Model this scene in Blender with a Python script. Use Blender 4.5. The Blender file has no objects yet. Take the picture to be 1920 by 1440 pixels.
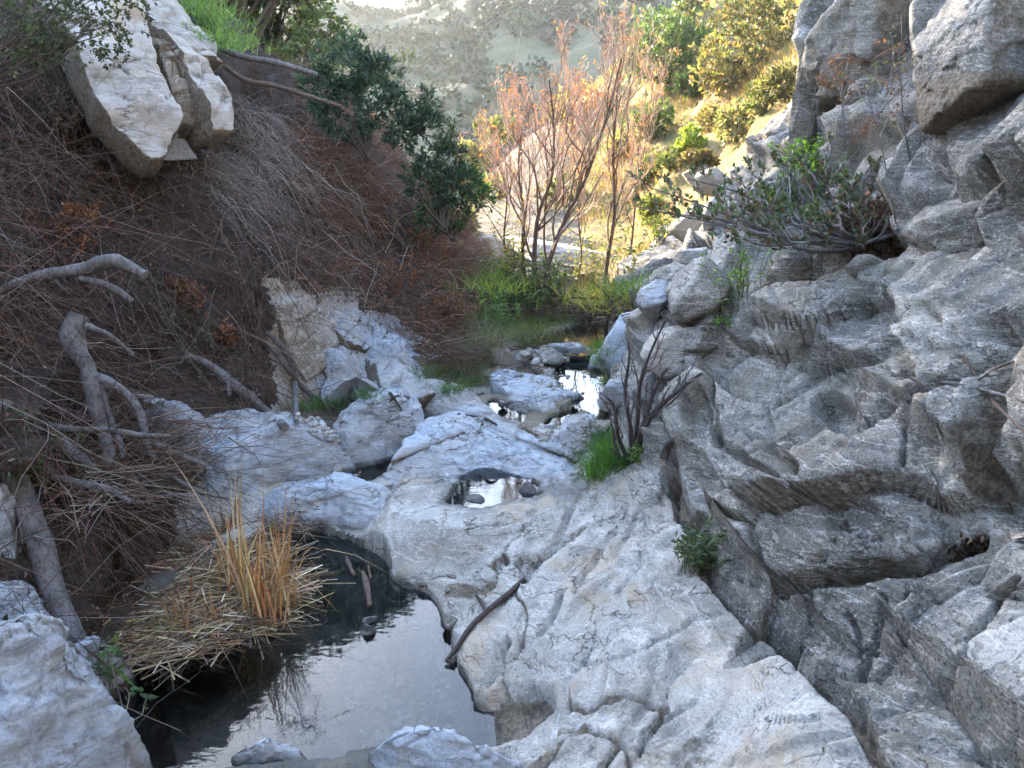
import bpy, math, random
import numpy as np
from mathutils import Vector

C = bpy.context.scene.collection
SC = bpy.context.scene
rng = np.random.default_rng(7)
random.seed(7)
R = math.radians

# ------------------------------------------------------------------ camera, sky, sun, exposure
H = 2.6
PITCH = R(15.6)
FPX = 1507.0
cam_d = bpy.data.cameras.new('camera')
cam = bpy.data.objects.new('camera', cam_d)
C.objects.link(cam)
cam_d.sensor_width = 36.0
cam_d.lens = 36.0 * FPX / 1920.0
cam_d.clip_start = 0.05
cam_d.clip_end = 2000
cam.location = (0, 0, H)
cam.rotation_euler = (R(90) - PITCH, 0, 0)
SC.camera = cam

SUN_AZ = R(-36)      # measured from +Y, negative to the left
SUN_EL = R(20)
world = bpy.data.worlds.new('World')
SC.world = world
world.use_nodes = True
wn = world.node_tree
wn.nodes.clear()
wo = wn.nodes.new('ShaderNodeOutputWorld')
wb = wn.nodes.new('ShaderNodeBackground')
sky = wn.nodes.new('ShaderNodeTexSky')
sky.sky_type = 'NISHITA'
sky.sun_disc = False
sky.sun_elevation = SUN_EL
sky.sun_rotation = SUN_AZ
sky.air_density = 1.0
sky.dust_density = 1.0
sky.ozone_density = 1.2
wb.inputs['Strength'].default_value = 0.15
wn.links.new(sky.outputs[0], wb.inputs[0])
wn.links.new(wb.outputs[0], wo.inputs[0])

sun_d = bpy.data.lights.new('sun', 'SUN')
sun_d.energy = 2.8
sun_d.angle = R(0.5)
sun_d.color = (1.0, 0.87, 0.68)
sun = bpy.data.objects.new('sun', sun_d)
C.objects.link(sun)
sdir = Vector((math.sin(SUN_AZ) * math.cos(SUN_EL), math.cos(SUN_AZ) * math.cos(SUN_EL), math.sin(SUN_EL)))
sun.rotation_euler = sdir.to_track_quat('Z', 'Y').to_euler()
sun.location = sdir * 60

SC.view_settings.view_transform = 'Standard'
SC.view_settings.look = 'None'
SC.view_settings.gamma = 1.0
SC.view_settings.use_curve_mapping = False
SC.view_settings.exposure = 3.85

# ------------------------------------------------------------------ pixels to places
cp, sp = math.cos(PITCH), math.sin(PITCH)
def ray(u, v):
    a = (u - 960.0) / FPX
    b = (720.0 - v) / FPX
    return np.array([a, cp + b * sp, -sp + b * cp])
def P(u, v, y):                     # point seen at (u, v) of the photo and y metres ahead
    d = ray(u, v)
    return np.array([0, 0, H]) + d * (y / d[1])
def G(u, v, z):                     # point seen at (u, v) lying at height z
    d = ray(u, v)
    return np.array([0, 0, H]) + d * ((z - H) / d[2])

# ------------------------------------------------------------------ noise
def _hash(ix, iy, iz, seed):
    h = (ix.astype(np.int64) * 374761393 + iy.astype(np.int64) * 668265263 + iz.astype(np.int64) * 2147483647 + seed * 1274126177) & 0xFFFFFFFF
    h = ((h ^ (h >> 13)) * 1274126177) & 0xFFFFFFFF
    h = ((h ^ (h >> 16)) * 2246822519) & 0xFFFFFFFF
    h = h ^ (h >> 15)
    return (h & 0xFFFFFF).astype(np.float32) / 16777215.0
def vnoise(p, seed=0):
    p = np.asarray(p, dtype=np.float64)
    i = np.floor(p).astype(np.int64)
    f = (p - i).astype(np.float32)
    w = f * f * f * (f * (f * 6 - 15) + 10)
    r = 0
    for dx in (0, 1):
        wx = w[:, 0] if dx else 1 - w[:, 0]
        for dy in (0, 1):
            wy = w[:, 1] if dy else 1 - w[:, 1]
            for dz in (0, 1):
                wz = w[:, 2] if dz else 1 - w[:, 2]
                r = r + _hash(i[:, 0] + dx, i[:, 1] + dy, i[:, 2] + dz, seed) * (wx * wy * wz)
    return r * 2 - 1
def fbm(p, octv=4, seed=0, gain=0.5, ridged=False):
    a, s, r = 1.0, 1.0, 0
    p = np.asarray(p, dtype=np.float64)
    for o in range(octv):
        n = vnoise(p * s + 17.3 * o, seed + o)
        if ridged:
            n = 1 - 2 * np.abs(n)
        r = r + a * n
        a *= gain
        s *= 2.03
    return r
def voronoi(p, seed=0):
    p = np.asarray(p, dtype=np.float64)
    i = np.floor(p).astype(np.int64)
    n = len(p)
    f1 = np.full(n, 9.0); f2 = np.full(n, 9.0)
    cen = np.zeros((n, 3)); cid = np.zeros((n, 3), dtype=np.int64)
    for dx in (-1, 0, 1):
        for dy in (-1, 0, 1):
            for dz in (-1, 0, 1):
                c = i + np.array([dx, dy, dz])
                q = np.stack([c[:, k] + 0.1 + 0.8 * _hash(c[:, 0], c[:, 1], c[:, 2], seed + 31 * k) for k in range(3)], 1)
                d = np.sqrt(((p - q) ** 2).sum(1))
                near = d < f1
                f2 = np.where(near, f1, np.minimum(f2, d))
                f1 = np.where(near, d, f1)
                cen[near] = q[near]; cid[near] = c[near]
    return f1, f2, cen, cid
def facet(p, seed=0, tilt=1.0, crack=0.0, cw=0.06, step=0.5):
    """broken rock: every cell is a plane of its own tilt and height, cells part along cracks"""
    f1, f2, cen, cid = voronoi(p, seed)
    g = np.stack([_hash(cid[:, 0], cid[:, 1], cid[:, 2], seed + 100 + k) * 2 - 1 for k in range(3)], 1)
    h = ((np.asarray(p) - cen) * g).sum(1) * tilt + step * (_hash(cid[:, 0], cid[:, 1], cid[:, 2], seed + 200) - 0.5)
    e = np.clip((f2 - f1) / cw, 0, 1)
    return h - crack * (1 - e) ** 2
def rot(p, ax, ay, az):
    M = np.array(__import__('mathutils').Euler((R(ax), R(ay), R(az))).to_matrix())
    return np.asarray(p) @ M.T
def smooth(a, b, x):
    t = np.clip((x - a) / (b - a), 0, 1)
    return t * t * (3 - 2 * t)

# ------------------------------------------------------------------ meshes
def mesh_np(name, V, F, mat=None, parent=None, col=None, attrs=None, smooth_=True, tri_extra=None):
    """F: (n,4) or (n,3) index array; col: (nverts,3) colours on points"""
    V = np.ascontiguousarray(V, dtype=np.float32)
    F = np.ascontiguousarray(F, dtype=np.int32)
    me = bpy.data.meshes.new(name)
    k = F.shape[1]
    n = len(F)
    loops = F.ravel()
    starts = np.arange(n, dtype=np.int32) * k
    if tri_extra is not None and len(tri_extra):
        T = np.ascontiguousarray(tri_extra, dtype=np.int32)
        starts = np.concatenate([starts, n * k + np.arange(len(T), dtype=np.int32) * 3])
        loops = np.concatenate([loops, T.ravel()])
        n += len(T)
    me.vertices.add(len(V)); me.vertices.foreach_set('co', V.ravel())
    me.loops.add(len(loops)); me.loops.foreach_set('vertex_index', loops)
    me.polygons.add(n); me.polygons.foreach_set('loop_start', starts)
    me.update(calc_edges=True)
    if smooth_:
        me.polygons.foreach_set('use_smooth', np.ones(n, dtype=bool))
    if col is not None:
        a = me.attributes.new('Col', 'FLOAT_COLOR', 'POINT')
        c4 = np.ones((len(V), 4), dtype=np.float32); c4[:, :3] = col
        a.data.foreach_set('color', c4.ravel())
    for key, val in (attrs or {}).items():
        a = me.attributes.new(key, 'FLOAT', 'POINT')
        a.data.foreach_set('value', np.ascontiguousarray(val, dtype=np.float32))
    if mat is not None:
        me.materials.append(mat)
    me.validate()
    o = bpy.data.objects.new(name, me)
    C.objects.link(o)
    if parent is not None:
        o.parent = parent
    return o
def tag(o, label=None, cat=None, group=None, kind=None):
    if label: o['label'] = label
    if cat: o['category'] = cat
    if group: o['group'] = group
    if kind: o['kind'] = kind
    return o
def empty(name, loc=(0, 0, 0)):
    o = bpy.data.objects.new(name, None)
    o.empty_display_size = 0.1
    o.location = loc
    C.objects.link(o)
    return o
def grid_faces(nr, nc, wrap=False):
    r = np.arange(nr - 1)[:, None]
    c = np.arange(nc if wrap else nc - 1)[None, :]
    c2 = (c + 1) % nc
    a = r * nc + c; b = r * nc + c2
    d = (r + 1) * nc + c; e = (r + 1) * nc + c2
    return np.stack([a, b, e, d], -1).reshape(-1, 4)
def normals(X):
    """normals of an (nr,nc,3) grid"""
    du = np.gradient(X, axis=1); dv = np.gradient(X, axis=0)
    n = np.cross(du, dv)
    n /= np.linalg.norm(n, axis=2, keepdims=True) + 1e-9
    return n
def tubes(paths, radii, sides=3, cap=False):
    """paths (S,N,3), radii (S,N) -> V, F; all the strands at once"""
    paths = np.asarray(paths, dtype=np.float64); radii = np.asarray(radii, dtype=np.float64)
    S, N, _ = paths.shape
    T = np.gradient(paths, axis=1)
    T /= np.linalg.norm(T, axis=2, keepdims=True) + 1e-9
    ref = np.where(np.abs(T[..., 2:3]) < 0.9, np.array([0, 0, 1.0]), np.array([1.0, 0, 0]))
    ref = np.broadcast_to(ref[:, :1], ref.shape)
    A = np.cross(T, ref); A /= np.linalg.norm(A, axis=2, keepdims=True) + 1e-9
    B = np.cross(T, A)
    ang = np.arange(sides) * 2 * np.pi / sides
    V = paths[:, :, None, :] + radii[:, :, None, None] * (np.cos(ang)[None, None, :, None] * A[:, :, None, :] + np.sin(ang)[None, None, :, None] * B[:, :, None, :])
    V = V.reshape(-1, 3)
    f = grid_faces(N, sides, wrap=True)
    F = (f[None] + (np.arange(S) * N * sides)[:, None, None]).reshape(-1, 4)
    return V, F
def resample(pts, n):
    pts = np.asarray(pts, dtype=np.float64)
    if len(pts) > 2:
        pts = catmull(pts, 6)
    d = np.concatenate([[0], np.cumsum(np.linalg.norm(np.diff(pts, axis=0), axis=1))])
    t = np.linspace(0, d[-1], n)
    return np.stack([np.interp(t, d, pts[:, k]) for k in range(pts.shape[1])], 1)
def catmull(pts, sub):
    pts = np.asarray(pts, dtype=np.float64)
    e = np.vstack([2 * pts[0] - pts[1], pts, 2 * pts[-1] - pts[-2]])
    out = []
    for i in range(len(pts) - 1):
        p0, p1, p2, p3 = e[i], e[i + 1], e[i + 2], e[i + 3]
        for k in range(sub):
            t = k / sub
            out.append(0.5 * (2 * p1 + (p2 - p0) * t + (2 * p0 - 5 * p1 + 4 * p2 - p3) * t * t + (3 * p1 - p0 - 3 * p2 + p3) * t ** 3))
    out.append(pts[-1])
    return np.array(out)
def leaf_mesh(cen, dirs, L, Wd, seed=0, fold=0.25, norm=None):
    """many folded, pointed leaves: four corners each"""
    r = np.random.default_rng(seed)
    n = len(cen)
    d = dirs / (np.linalg.norm(dirs, axis=1, keepdims=True) + 1e-9)
    q = r.normal(size=(n, 3)) if norm is None else norm + 0.35 * r.normal(size=(n, 3))
    s = np.cross(d, q); s /= np.linalg.norm(s, axis=1, keepdims=True) + 1e-9
    up = np.cross(s, d)
    L = np.broadcast_to(L, (n,))[:, None]; Wd = np.broadcast_to(Wd, (n,))[:, None]
    base = cen
    mid = cen + d * L * 0.45 
    l = mid + s * Wd * 0.5 + up * Wd * fold
    rr = mid - s * Wd * 0.5 + up * Wd * fold
    tip = cen + d * L - up * L * 0.08
    V = np.stack([base, l, tip, rr], 1).reshape(-1, 3)
    k = np.arange(n)[:, None] * 4
    T = np.concatenate([k + np.array([[0, 2, 1]]), k + np.array([[0, 3, 2]])], 0)
    return V, T

# ------------------------------------------------------------------ materials
def new_mat(name):
    m = bpy.data.materials.new(name)
    m.use_nodes = True
    nt = m.node_tree
    nt.nodes.clear()
    out = nt.nodes.new('ShaderNodeOutputMaterial')
    return m, nt, out
class NB:
    def __init__(s, nt): s.nt = nt
    def n(s, t, **kw):
        nd = s.nt.nodes.new(t)
        for k, v in kw.items():
            if k in nd.inputs.keys(): 
                nd.inputs[k].default_value = v
            else: setattr(nd, k, v)
        return nd
    def l(s, a, b): s.nt.links.new(a, b)
    def noise(s, vec, scale, detail=4, rough=0.55, dist=0.0):
        nd = s.n('ShaderNodeTexNoise', Scale=scale, Detail=detail, Roughness=rough, Distortion=dist)
        s.l(vec, nd.inputs['Vector']); return nd.outputs[0]
    def ramp(s, fac, a, b, ca=(0, 0, 0, 1), cb=(1, 1, 1, 1)):
        nd = s.n('ShaderNodeMapRange', interpolation_type='SMOOTHSTEP')
        nd.inputs[1].default_value = a; nd.inputs[2].default_value = b
        s.l(fac, nd.inputs[0]); return nd.outputs[0]
    def mix(s, fac, a, b, blend='MIX'):
        nd = s.n('ShaderNodeMix', data_type='RGBA', blend_type=blend)
        for i, x in ((0, fac), (6, a), (7, b)):
            if isinstance(x, (int, float)): nd.inputs[i].default_value = x
            elif isinstance(x, tuple): nd.inputs[i].default_value = (*x[:3], 1)
            else: s.l(x, nd.inputs[i])
        return nd.outputs[2]
    def math(s, op, a, b=0.0, clamp=False):
        nd = s.n('ShaderNodeMath', operation=op, use_clamp=clamp)
        for i, x in ((0, a), (1, b)):
            if isinstance(x, (int, float)): nd.inputs[i].default_value = x
            else: s.l(x, nd.inputs[i])
        return nd.outputs[0]
    def mapping(s, vec, scale=(1, 1, 1), rot_=(0, 0, 0), loc=(0, 0, 0)):
        nd = s.n('ShaderNodeMapping')
        nd.inputs['Scale'].default_value = scale; nd.inputs['Rotation'].default_value = [R(a) for a in rot_]
        nd.inputs['Location'].default_value = loc
        s.l(vec, nd.inputs['Vector']); return nd.outputs[0]

def rock_mat(name, c1, c2, dark, band_rot=(0, 35, 20), band=0.5, speck=0.6, rust=0.25, moss=0.0, bump=1.0, rough=0.75,
             rustcol=(0.2, 0.12, 0.055), scale=1.0, dirt_shade_col=(0.06, 0.045, 0.03), veins=0.25, joint=3.3, chips=0.12):
    m, nt, out = new_mat(name)
    b = NB(nt)
    pos = b.n('ShaderNodeNewGeometry').outputs['Position']
    vec = b.mapping(pos, (scale,) * 3)
    big = b.noise(vec, 0.9, 6, 0.6, 0.4)
    col = b.mix(b.ramp(big, 0.35, 0.66), c1, c2)
    # foliation: long bands of darker mineral
    bv = b.mapping(vec, (1.0, 1.0, 7.0), band_rot)
    bn = b.noise(bv, 2.2, 7, 0.62, 0.6)
    col = b.mix(b.math('MULTIPLY', b.ramp(bn, 0.5, 0.72), band), col, dark)
    wn_ = b.noise(b.mapping(vec, (1, 1, 0.8), (0, 0, 0), (7, 1, 3)), 2.3, 7, 0.7, 0.5)
    col = b.mix(b.math('MULTIPLY', b.ramp(wn_, 0.5, 0.64), 0.6), col, b.mix(0.5, col, dark))
    # pale veins
    vn = b.noise(b.mapping(vec, (1, 1, 5), (40, -25, 60)), 1.4, 5, 0.5, 1.2)
    vv = b.math('SUBTRACT', 1.0, b.ramp(b.math('ABSOLUTE', b.math('SUBTRACT', vn, 0.5)), 0.0, 0.02))
    col = b.mix(b.math('MULTIPLY', vv, veins), col, (0.62, 0.58, 0.52))
    # mineral grains
    g = b.noise(vec, 75, 3, 0.7)
    col = b.mix(b.math('MULTIPLY', b.ramp(g, 0.52, 0.62), speck), col, tuple(x * 0.3 for x in dark))
    g3 = b.noise(b.mapping(vec, loc=(4, 9, 3)), 17, 5, 0.75)
    col = b.mix(b.math('MULTIPLY', b.ramp(g3, 0.5, 0.66), 0.4 * speck), col, dark)
    g2 = b.noise(b.mapping(vec, (1, 1, 1), (0, 0, 0), (5, 3, 1)), 48, 3, 0.7)
    col = b.mix(b.math('MULTIPLY', b.ramp(g2, 0.55, 0.68), speck * 0.7), col, (0.6, 0.57, 0.52))
    # weather stains
    rn = b.noise(b.mapping(vec, (1, 1, 0.6), (0, 0, 0), (9, 2, 4)), 1.7, 8, 0.68, 0.7)
    col = b.mix(b.math('MULTIPLY', b.ramp(rn, 0.5, 0.7), rust), col, rustcol)
    if moss > 0:
        mn = b.noise(b.mapping(vec, (1, 1, 1), (0, 0, 0), (1, 7, 2)), 3.1, 8, 0.7, 0.4)
        col = b.mix(b.math('MULTIPLY', b.ramp(mn, 0.5, 0.62), moss), col, (0.045, 0.045, 0.02))
    # joints: grime colour with crack shade put into it
    wv = b.n('ShaderNodeVectorMath', operation='MULTIPLY_ADD')
    nz = b.n('ShaderNodeTexNoise', Scale=2.5, Detail=5.0)
    b.l(bv, nz.inputs['Vector']); b.l(nz.outputs['Color'], wv.inputs[0]); wv.inputs[1].default_value = (0.9, 0.9, 0.9); b.l(vec, wv.inputs[2])
    vo = b.n('ShaderNodeTexVoronoi', feature='DISTANCE_TO_EDGE', Scale=joint)
    b.l(wv.outputs[0], vo.inputs['Vector'])
    ck = b.ramp(vo.outputs['Distance'], 0.0, 0.03)
    broken = b.ramp(b.noise(b.mapping(vec, loc=(2, 2, 6)), 1.9, 4, 0.6), 0.42, 0.6)
    cks = b.math('MULTIPLY', b.math('SUBTRACT', 1.0, ck), broken)
    col = b.mix(b.math('MULTIPLY', cks, 0.9), col, dirt_shade_col)
    # soil, moss and painted crack shade, wet band at the water: laid down per place
    dirt_shade = b.n('ShaderNodeAttribute', attribute_name='dirt_shade').outputs['Fac']
    dn = b.noise(vec, 14, 5, 0.7)
    dfac = b.ramp(b.math('ADD', dirt_shade, b.math('MULTIPLY', b.math('SUBTRACT', dn, 0.5), 0.9)), 0.35, 0.65)
    dcol = b.mix(b.ramp(b.noise(vec, 40, 4, 0.7), 0.4, 0.62), dirt_shade_col, tuple(x * 2.6 for x in dirt_shade_col))
    col = b.mix(b.math('MULTIPLY', dfac, 0.93), col, dcol)
    wet = b.n('ShaderNodeAttribute', attribute_name='wet').outputs['Fac']
    col = b.mix(wet, col, b.mix(0.85, col, (0.03, 0.028, 0.024)))
    bs = b.n('ShaderNodeBsdfPrincipled')
    b.l(col, bs.inputs['Base Color'])
    b.l(b.math('SUBTRACT', rough, b.math('MULTIPLY', wet, 0.45)), bs.inputs['Roughness'])
    bs.inputs['Specular IOR Level'].default_value = 0.3
    # relief
    h1 = b.noise(vec, 13, 9, 0.74, 0.2)
    h2 = b.noise(bv, 9, 9, 0.72, 0.3)
    vc = b.n('ShaderNodeTexVoronoi', Scale=7.5)
    wq_ = b.n('ShaderNodeVectorMath', operation='MULTIPLY_ADD')
    nq = b.n('ShaderNodeTexNoise', Scale=6.0, Detail=4.0)
    b.l(vec, nq.inputs['Vector']); b.l(nq.outputs['Color'], wq_.inputs[0]); wq_.inputs[1].default_value = (0.16, 0.16, 0.16); b.l(b.mapping(vec, (1, 1, 1.8), band_rot), wq_.inputs[2])
    b.l(wq_.outputs[0], vc.inputs['Vector'])
    chip = b.n('ShaderNodeSeparateColor'); b.l(vc.outputs['Color'], chip.inputs[0])
    hh = b.math('ADD', b.math('MULTIPLY', h1, 0.4), b.math('MULTIPLY', h2, 0.3))
    hh = b.math('ADD', hh, b.math('MULTIPLY', chip.outputs[0], chips))
    hh = b.math('ADD', hh, b.math('MULTIPLY', b.math('SUBTRACT', 1.0, cks), 0.16))
    hh = b.math('ADD', hh, b.math('MULTIPLY', g, 0.1))
    bp = b.n('ShaderNodeBump', Strength=0.8 * bump, Distance=0.05)
    b.l(hh, bp.inputs['Height'])
    b.l(bp.outputs[0], bs.inputs['Normal'])
    b.l(bs.outputs[0], out.inputs[0])
    return m

def soil_mat(name, c1, c2, c3, scale=1.0, bump=1.0):
    m, nt, out = new_mat(name)
    b = NB(nt)
    vec = b.mapping(b.n('ShaderNodeNewGeometry').outputs['Position'], (scale,) * 3)
    col = b.mix(b.ramp(b.noise(vec, 1.1, 7, 0.65, 0.5), 0.35, 0.65), c1, c2)
    col = b.mix(b.ramp(b.noise(b.mapping(vec, loc=(3, 8, 1)), 2.7, 7, 0.7, 0.4), 0.48, 0.64), col, c3)
    col = b.mix(b.math('MULTIPLY', b.ramp(b.noise(vec, 45, 4, 0.75), 0.45, 0.65), 0.6), col, b.mix(0.65, col, (0.0, 0.0, 0.0)))
    bs = b.n('ShaderNodeBsdfPrincipled', Roughness=0.95)
    bs.inputs['Specular IOR Level'].default_value = 0.15
    b.l(col, bs.inputs['Base Color'])
    hh = b.math('ADD', b.noise(vec, 8, 9, 0.7), b.math('MULTIPLY', b.noise(vec, 38, 5, 0.7), 0.35))
    bp = b.n('ShaderNodeBump', Strength=0.9 * bump, Distance=0.09)
    b.l(hh, bp.inputs['Height']); b.l(bp.outputs[0], bs.inputs['Normal'])
    b.l(bs.outputs[0], out.inputs[0])
    return m

def plant_mat(name, trans=0.3, rough=0.55, spec=0.3):
    """colour of each leaf or twig comes with its geometry"""
    m, nt, out = new_mat(name)
    b = NB(nt)
    at = b.n('ShaderNodeAttribute', attribute_name='Col').outputs['Color']
    bs = b.n('ShaderNodeBsdfPrincipled', Roughness=rough)
    bs.inputs['Specular IOR Level'].default_value = spec
    b.l(at, bs.inputs['Base Color'])
    if trans > 0:
        tr = b.n('ShaderNodeBsdfTranslucent')
        b.l(b.mix(1.0, at, (1.5, 1.5, 0.75), 'MULTIPLY'), tr.inputs[0])
        mx = b.n('ShaderNodeMixShader', Fac=trans)
        b.l(bs.outputs[0], mx.inputs[1]); b.l(tr.outputs[0], mx.inputs[2])
        b.l(mx.outputs[0], out.inputs[0])
    else:
        b.l(bs.outputs[0], out.inputs[0])
    return m

def bark_mat(name, c1, c2, c3, scale=1.0, bump=1.0):
    m, nt, out = new_mat(name)
    b = NB(nt)
    vec = b.mapping(b.n('ShaderNodeNewGeometry').outputs['Position'], (scale,) * 3)
    col = b.mix(b.ramp(b.noise(vec, 6, 6, 0.65), 0.38, 0.62), c1, c2)
    st = b.noise(b.mapping(vec, (1, 1, 0.16)), 55, 5, 0.7, 0.3)
    col = b.mix(b.math('MULTIPLY', b.ramp(st, 0.48, 0.62), 0.7), col, c3)
    bs = b.n('ShaderNodeBsdfPrincipled', Roughness=0.85)
    bs.inputs['Specular IOR Level'].default_value = 0.25
    b.l(col, bs.inputs['Base Color'])
    bp = b.n('ShaderNodeBump', Strength=0.7 * bump, Distance=0.02)
    b.l(b.math('ADD', st, b.noise(vec, 14, 5, 0.6)), bp.inputs['Height']); b.l(bp.outputs[0], bs.inputs['Normal'])
    b.l(bs.outputs[0], out.inputs[0])
    return m

def water_mat(name, tint=(0.55, 0.6, 0.6), ripple=1.0, sc=1.0):
    m, nt, out = new_mat(name)
    b = NB(nt)
    pos = b.n('ShaderNodeNewGeometry').outputs['Position']
    n1 = b.noise(b.mapping(pos, (2.2 * sc, 6 * sc, 1), (0, 0, 25)), 2.0, 3, 0.5, 0.6)
    n2 = b.noise(b.mapping(pos, (9 * sc, 22 * sc, 1), (0, 0, -12)), 2.0, 2, 0.5)
    hh = b.math('ADD', n1, b.math('MULTIPLY', n2, 0.16))
    bp = b.n('ShaderNodeBump', Strength=0.009 * ripple, Distance=0.1)
    b.l(hh, bp.inputs['Height'])
    fr = b.n('ShaderNodeFresnel', IOR=1.33)
    b.l(bp.outputs[0], fr.inputs['Normal'])
    gl = b.n('ShaderNodeBsdfGlossy', Roughness=0.01)
    gl.inputs['Color'].default_value = (1, 1, 1, 1)
    b.l(bp.outputs[0], gl.inputs['Normal'])
    tr = b.n('ShaderNodeBsdfTransparent')
    tr.inputs[0].default_value = (*tint, 1)
    mx = b.n('ShaderNodeMixShader')
    b.l(fr.outputs[0], mx.inputs[0]); b.l(tr.outputs[0], mx.inputs[1]); b.l(gl.outputs[0], mx.inputs[2])
    b.l(mx.outputs[0], out.inputs[0])
    return m

M_POLISHED = rock_mat('polished_granite', (0.37, 0.405, 0.445), (0.25, 0.235, 0.215), (0.11, 0.108, 0.11), (20, 30, 40), band=0.6, speck=0.3, rust=0.35, bump=1.0, rustcol=(0.31, 0.24, 0.16), joint=2.2)
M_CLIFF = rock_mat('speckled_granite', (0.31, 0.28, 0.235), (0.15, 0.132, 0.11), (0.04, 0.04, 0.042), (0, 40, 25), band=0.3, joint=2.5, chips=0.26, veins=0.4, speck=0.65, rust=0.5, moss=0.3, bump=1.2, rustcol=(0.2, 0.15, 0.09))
M_APRON = rock_mat('worn_granite', (0.42, 0.39, 0.345), (0.245, 0.22, 0.18), (0.11, 0.105, 0.098), (10, 25, 50), band=0.45, speck=0.45, rust=0.7, veins=0.4, moss=0.14, bump=1.1, joint=2.6, rustcol=(0.33, 0.235, 0.145))
M_PALE = rock_mat('pale_cream_rock', (0.42, 0.37, 0.315), (0.3, 0.255, 0.205), (0.15, 0.115, 0.08), (35, 10, 40), band=0.6, speck=0.2, rust=0.8, bump=1.0, joint=1.6, rustcol=(0.33, 0.22, 0.12))
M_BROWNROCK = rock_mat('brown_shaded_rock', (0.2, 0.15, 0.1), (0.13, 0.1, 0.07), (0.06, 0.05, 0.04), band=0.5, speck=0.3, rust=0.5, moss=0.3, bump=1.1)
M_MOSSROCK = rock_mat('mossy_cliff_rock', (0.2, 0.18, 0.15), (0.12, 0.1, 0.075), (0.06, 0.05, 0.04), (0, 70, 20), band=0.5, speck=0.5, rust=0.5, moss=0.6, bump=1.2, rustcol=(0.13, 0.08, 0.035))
M_SHADECLIFF = rock_mat('shade_toned_granite', (0.19, 0.175, 0.155), (0.125, 0.11, 0.09), (0.05, 0.047, 0.042), (0, 40, 25), band=0.65, speck=0.7, rust=0.5, moss=0.35, bump=1.2, rustcol=(0.14, 0.1, 0.05))  # granite with the upper wall's shade put into its colour
M_SUNROCK = rock_mat('sunny_tan_rock', (0.38, 0.34, 0.29), (0.31, 0.26, 0.2), (0.19, 0.15, 0.11), band=0.4, speck=0.3, rust=0.45, bump=1.0, rustcol=(0.4, 0.25, 0.1))
M_LEFTSOIL = soil_mat('dark_leafy_soil', (0.05, 0.035, 0.026), (0.085, 0.06, 0.045), (0.035, 0.025, 0.018))
M_BED = soil_mat('wet_sandy_bed', (0.17, 0.135, 0.095), (0.11, 0.09, 0.065), (0.2, 0.165, 0.12), scale=1.5, bump=0.5)
M_POOLBED = soil_mat('silty_pool_bed', (0.13, 0.12, 0.1), (0.08, 0.077, 0.068), (0.18, 0.155, 0.12), scale=2.2, bump=0.6)
M_HILL = soil_mat('dry_grass_hillside', (0.27, 0.2, 0.085), (0.3, 0.19, 0.1), (0.17, 0.17, 0.055), scale=0.7)
M_FARHILL = soil_mat('scrubby_hill', (0.09, 0.085, 0.05), (0.06, 0.065, 0.038), (0.13, 0.108, 0.07), scale=0.12, bump=0.3)
M_WATER = water_mat('pool_water', (0.62, 0.66, 0.66))
M_STREAM = water_mat('stream_water', (0.7, 0.7, 0.66), ripple=0.8, sc=0.8)
M_LEAF = plant_mat('leaf', 0.35)
M_GRASS = plant_mat('grass_blade', 0.4)
M_TWIG = plant_mat('twig', 0.0, 0.85, 0.2)
M_STRAW = plant_mat('dry_straw', 0.2, 0.7)
M_LOG = bark_mat('weathered_grey_wood', (0.16, 0.145, 0.14), (0.1, 0.088, 0.08), (0.045, 0.036, 0.03))
M_BARK = bark_mat('brown_bark', (0.13, 0.085, 0.06), (0.09, 0.06, 0.045), (0.045, 0.03, 0.025))
M_DARKWOOD = bark_mat('dark_wet_wood', (0.05, 0.038, 0.035), (0.07, 0.05, 0.045), (0.025, 0.02, 0.018))
M_DARKSTONE = rock_mat('dark_wet_stone', (0.05, 0.045, 0.045), (0.07, 0.06, 0.055), (0.03, 0.03, 0.03), speck=0.3, rust=0.1, bump=0.8, rough=0.45)
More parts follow.
